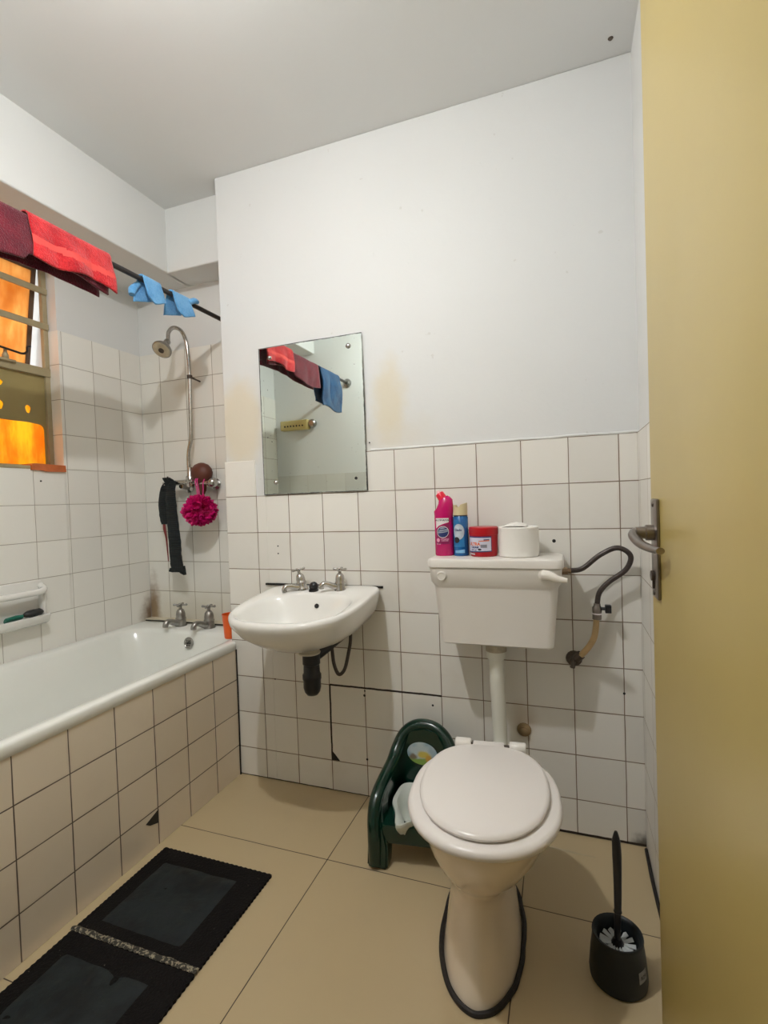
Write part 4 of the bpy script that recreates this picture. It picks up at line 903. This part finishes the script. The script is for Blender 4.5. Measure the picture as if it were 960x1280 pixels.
# lift-out bowl with square back flange and a pouring lip
pb = []
N = 40
def bowlring(r, z, wob=0.):
    L = []
    for i in range(N):
        t_ = 2 * PI * i / N; c_, s_ = math.cos(t_), math.sin(t_)
        k = 1.
        x = .868 + r * 1.0 * c_; y = -.205 + r * 1.15 * s_
        if wob:
            ex_ = 5.0 if s_ > 0 else 2.0
            x = .868 + r * wob * math.copysign(abs(c_) ** (2 / ex_), c_); y = -.205 + r * 1.05 * wob * math.copysign(abs(s_) ** (2 / ex_), s_)
            lip = max(0, math.cos(t_ - math.radians(254))) ** 22; x += lip * -.008; y -= lip * .055
        L.append(Vector((x, y, z + (0 if not wob else 0))))
    return L
bm = B(); loft(bm, [bowlring(.070, .060), bowlring(.074, .137, 1.18), bowlring(.074, .146, 1.22), bowlring(.074, .152, 1.20), bowlring(.074, .150, 1.02), bowlring(.066, .12), bowlring(.055, .07), bowlring(.03, .062)]); obj('bowl', bm, M_POT, po, ang=60)

# ------------------------------------------------------------------ toilet brush
tbq = empty('toilet_brush', (1.43, -.50, 0), 'black toilet brush standing in a dark holder by the open door', 'toilet brush')
QX, QY = 1.428, -.498
bm = B()
def q_(r, z, dx=0): return sup(QX + dx, QY, r, r, z, 2, 36)
loft(bm, [q_(.056, 0), q_(.062, .004), q_(.0635, .018), q_(.060, .060), q_(.0545, .100), q_(.0560, .105), q_(.0550, .109), q_(.051, .108), q_(.046, .100), q_(.044, .03), q_(.02, .026)]); obj('brush_holder', bm, M_HOLDER, tbq, ang=50)
bm = B(); tube(bm, [(QX, QY, .04), (QX, QY, .10), (QX + .002, QY, .165), (QX + .003, QY, .20)], .0075, 12, 4)
lathe(bm, [(.0078, 0), (.0095, .003), (.0078, .008)], (QX + .002, QY, .155), (0, 0, 1), 14)
tube(bm, [(QX + .002, QY, .16), (QX + .003, QY, .22), (QX + .003, QY, .29), (QX + .002, QY, .325), (QX + .002, QY, .348)], [.0080, .0090, .0105, .0095, .003], 12, 6); obj('brush_handle', bm, M_BLACK, tbq)
bm = B(); lathe(bm, [(.013, .06), (.014, .083), (.009, .093)], (QX, QY, 0), (0, 0, 1), 16); hd_ = obj('brush_core', bm, M_BLACK, tbq)
bm = B()
for q in range(14):
    an = 2 * PI * q / 14 + .1; v = Vector((math.cos(an), math.sin(an), 0)); s = Vector((-v.y, v.x, 0))
    for z0 in (.080, .062):
        a0 = Vector((QX, QY, z0)) + v * .011; a1 = Vector((QX, QY, z0 + random.uniform(-.003, .003))) + v * .039
        loft(bm, [[a0 + s * .0022, a0 + Vector((0, 0, .004)), a0 - s * .0022, a0 - Vector((0, 0, .004))], [a1 + s * .0065, a1 + Vector((0, 0, .006)), a1 - s * .0065, a1 - Vector((0, 0, .006))]])
o = obj('bristles', bm, M_BRISTLE, tbq, smooth=False); o['kind'] = 'stuff'
def bf(u, v):
    r_ = .0604 - (.075 - 0) * .0 ; an = math.radians(-38) + u / .06; rr_ = .0642 - (v + .05 - .018) * .083
    return Vector((QX + rr_ * math.cos(an), QY + rr_ * math.sin(an), .05 + v))
decal('price_sticker', [(-.013, -.012), (-.013, .013), (.013, .014), (.013, -.011)], bf, plain('grey_sticker', (.28, .28, .27), .5, var=.5, scale=120.), tbq, 4)
text_obj('sticker_text', 'R29', .011, lambda u, v: Vector(bf(u, v)) + Vector((.0006, -.0006, 0)), M_BLACKP, tbq, .0003)

# ------------------------------------------------------------------ bath mats
def mat_obj(y0_, y1_, label, seed):
    root = empty('bath_mat', (.27, (y0_ + y1_) / 2, 0), label, 'bath mat')
    xa, xb = .060, .470
    bm = B(); N_ = 48; L = []
    for (p0, p1) in (((xa, y0_), (xb, y0_)), ((xb, y0_), (xb, y1_)), ((xb, y1_), (xa, y1_)), ((xa, y1_), (xa, y0_))):
        for i in range(N_):
            f = i / N_; x = p0[0] + (p1[0] - p0[0]) * f; y = p0[1] + (p1[1] - p0[1]) * f
            jx = (.0012 if i % 2 else -.0012)
            nx, ny = (p1[1] - p0[1]), -(p1[0] - p0[0]); ln = math.hypot(nx, ny)
            L.append((x + nx / ln * jx, y + ny / ln * jx))
    prism(bm, L, lambda u, v, s: Vector((u, v, s)), .0008, .008); obj('mat_border', bm, M_MAT, root, smooth=False)
    bm = B(); rows = []; nx_, ny_ = 34, 26; a0, a1, b0, b1 = xa + .050, xb - .085, y0_ + .030, y1_ - .055
    for i in range(nx_ + 1):
        row = []
        for j in range(ny_ + 1):
            u, v = i / nx_, j / ny_; e_ = min(u, 1 - u, v, 1 - v)
            row.append(bm.verts.new((a0 + (a1 - a0) * u, b0 + (b1 - b0) * v, .0085 + min(e_ * 12, 1) * (.0035 + .004 * noise.noise((u * 4, v * 4, seed)) + .0015 * noise.noise((u * 11, v * 9, seed))) - .0008)))
        rows.append(row)
    for i in range(nx_):
        for j in range(ny_): bm.faces.new((rows[i][j], rows[i + 1][j], rows[i + 1][j + 1], rows[i][j + 1]))
    obj('mat_centre', bm, M_MATC, root, ang=180)
    return root
mt = mat_obj(-.792, -.470, 'black rubber bath mat beside the bath, the piece nearest the basin', 1.)
m2 = mat_obj(-1.15, -.808, 'black rubber bath mat beside the bath, the piece nearest the doorway', 7.)
bm = B(); rows = []
for i in range(60):
    f = i / 59; x = .055 + .415 * f; jy = .004 * noise.noise((x * 30, 0, 0))
    rows.append([Vector((x, -.808 + jy, .0085)), Vector((x, -.800 + jy, .0115 + .002 * noise.noise((x * 60, 0, 1)))), Vector((x, -.792 + jy, .0085)), Vector((x, -.800 + jy, .0008))])
loft(bm, rows, True, True); obj('frayed_seam', bm, M_SEAM, mt, smooth=False, label='pale speckled frayed edge')

# small marks
bm = B(); lathe(bm, [(.008, 0), (.005, -.004)], (1.498, -.065, ZC), (0, 0, 1), 10); tag(obj('ceiling_screw', bm, M_RUST), 'tiny rusty screw in the ceiling near the right corner', 'screw')
bm = B(); lathe(bm, [(.004, 0), (.003, .004)], (XL - .001, -.295, 1.262), (1, 0, 0), 10); tag(obj('wall_plug', bm, M_BLACK), 'small black wall plug in the tiles below the window', 'wall plug')

bm = B(); rows = []
for i in range(25):
    f = i / 24; x = 1.20 + .20 * f; y = -.085 - .012 * f + .003 * noise.noise((x * 30, 0, 0)); wd = .004 * math.sin(PI * f) + .001
    rows.append([Vector((x, y + wd, .0006)), Vector((x, y, .002)), Vector((x, y - wd, .0006))])
loft(bm, rows, False, False, closed=False); o = obj('trim_5', bm, plain('dried_cement', (.50, .42, .28), .8, var=.2), ang=180); o['kind'] = 'structure'
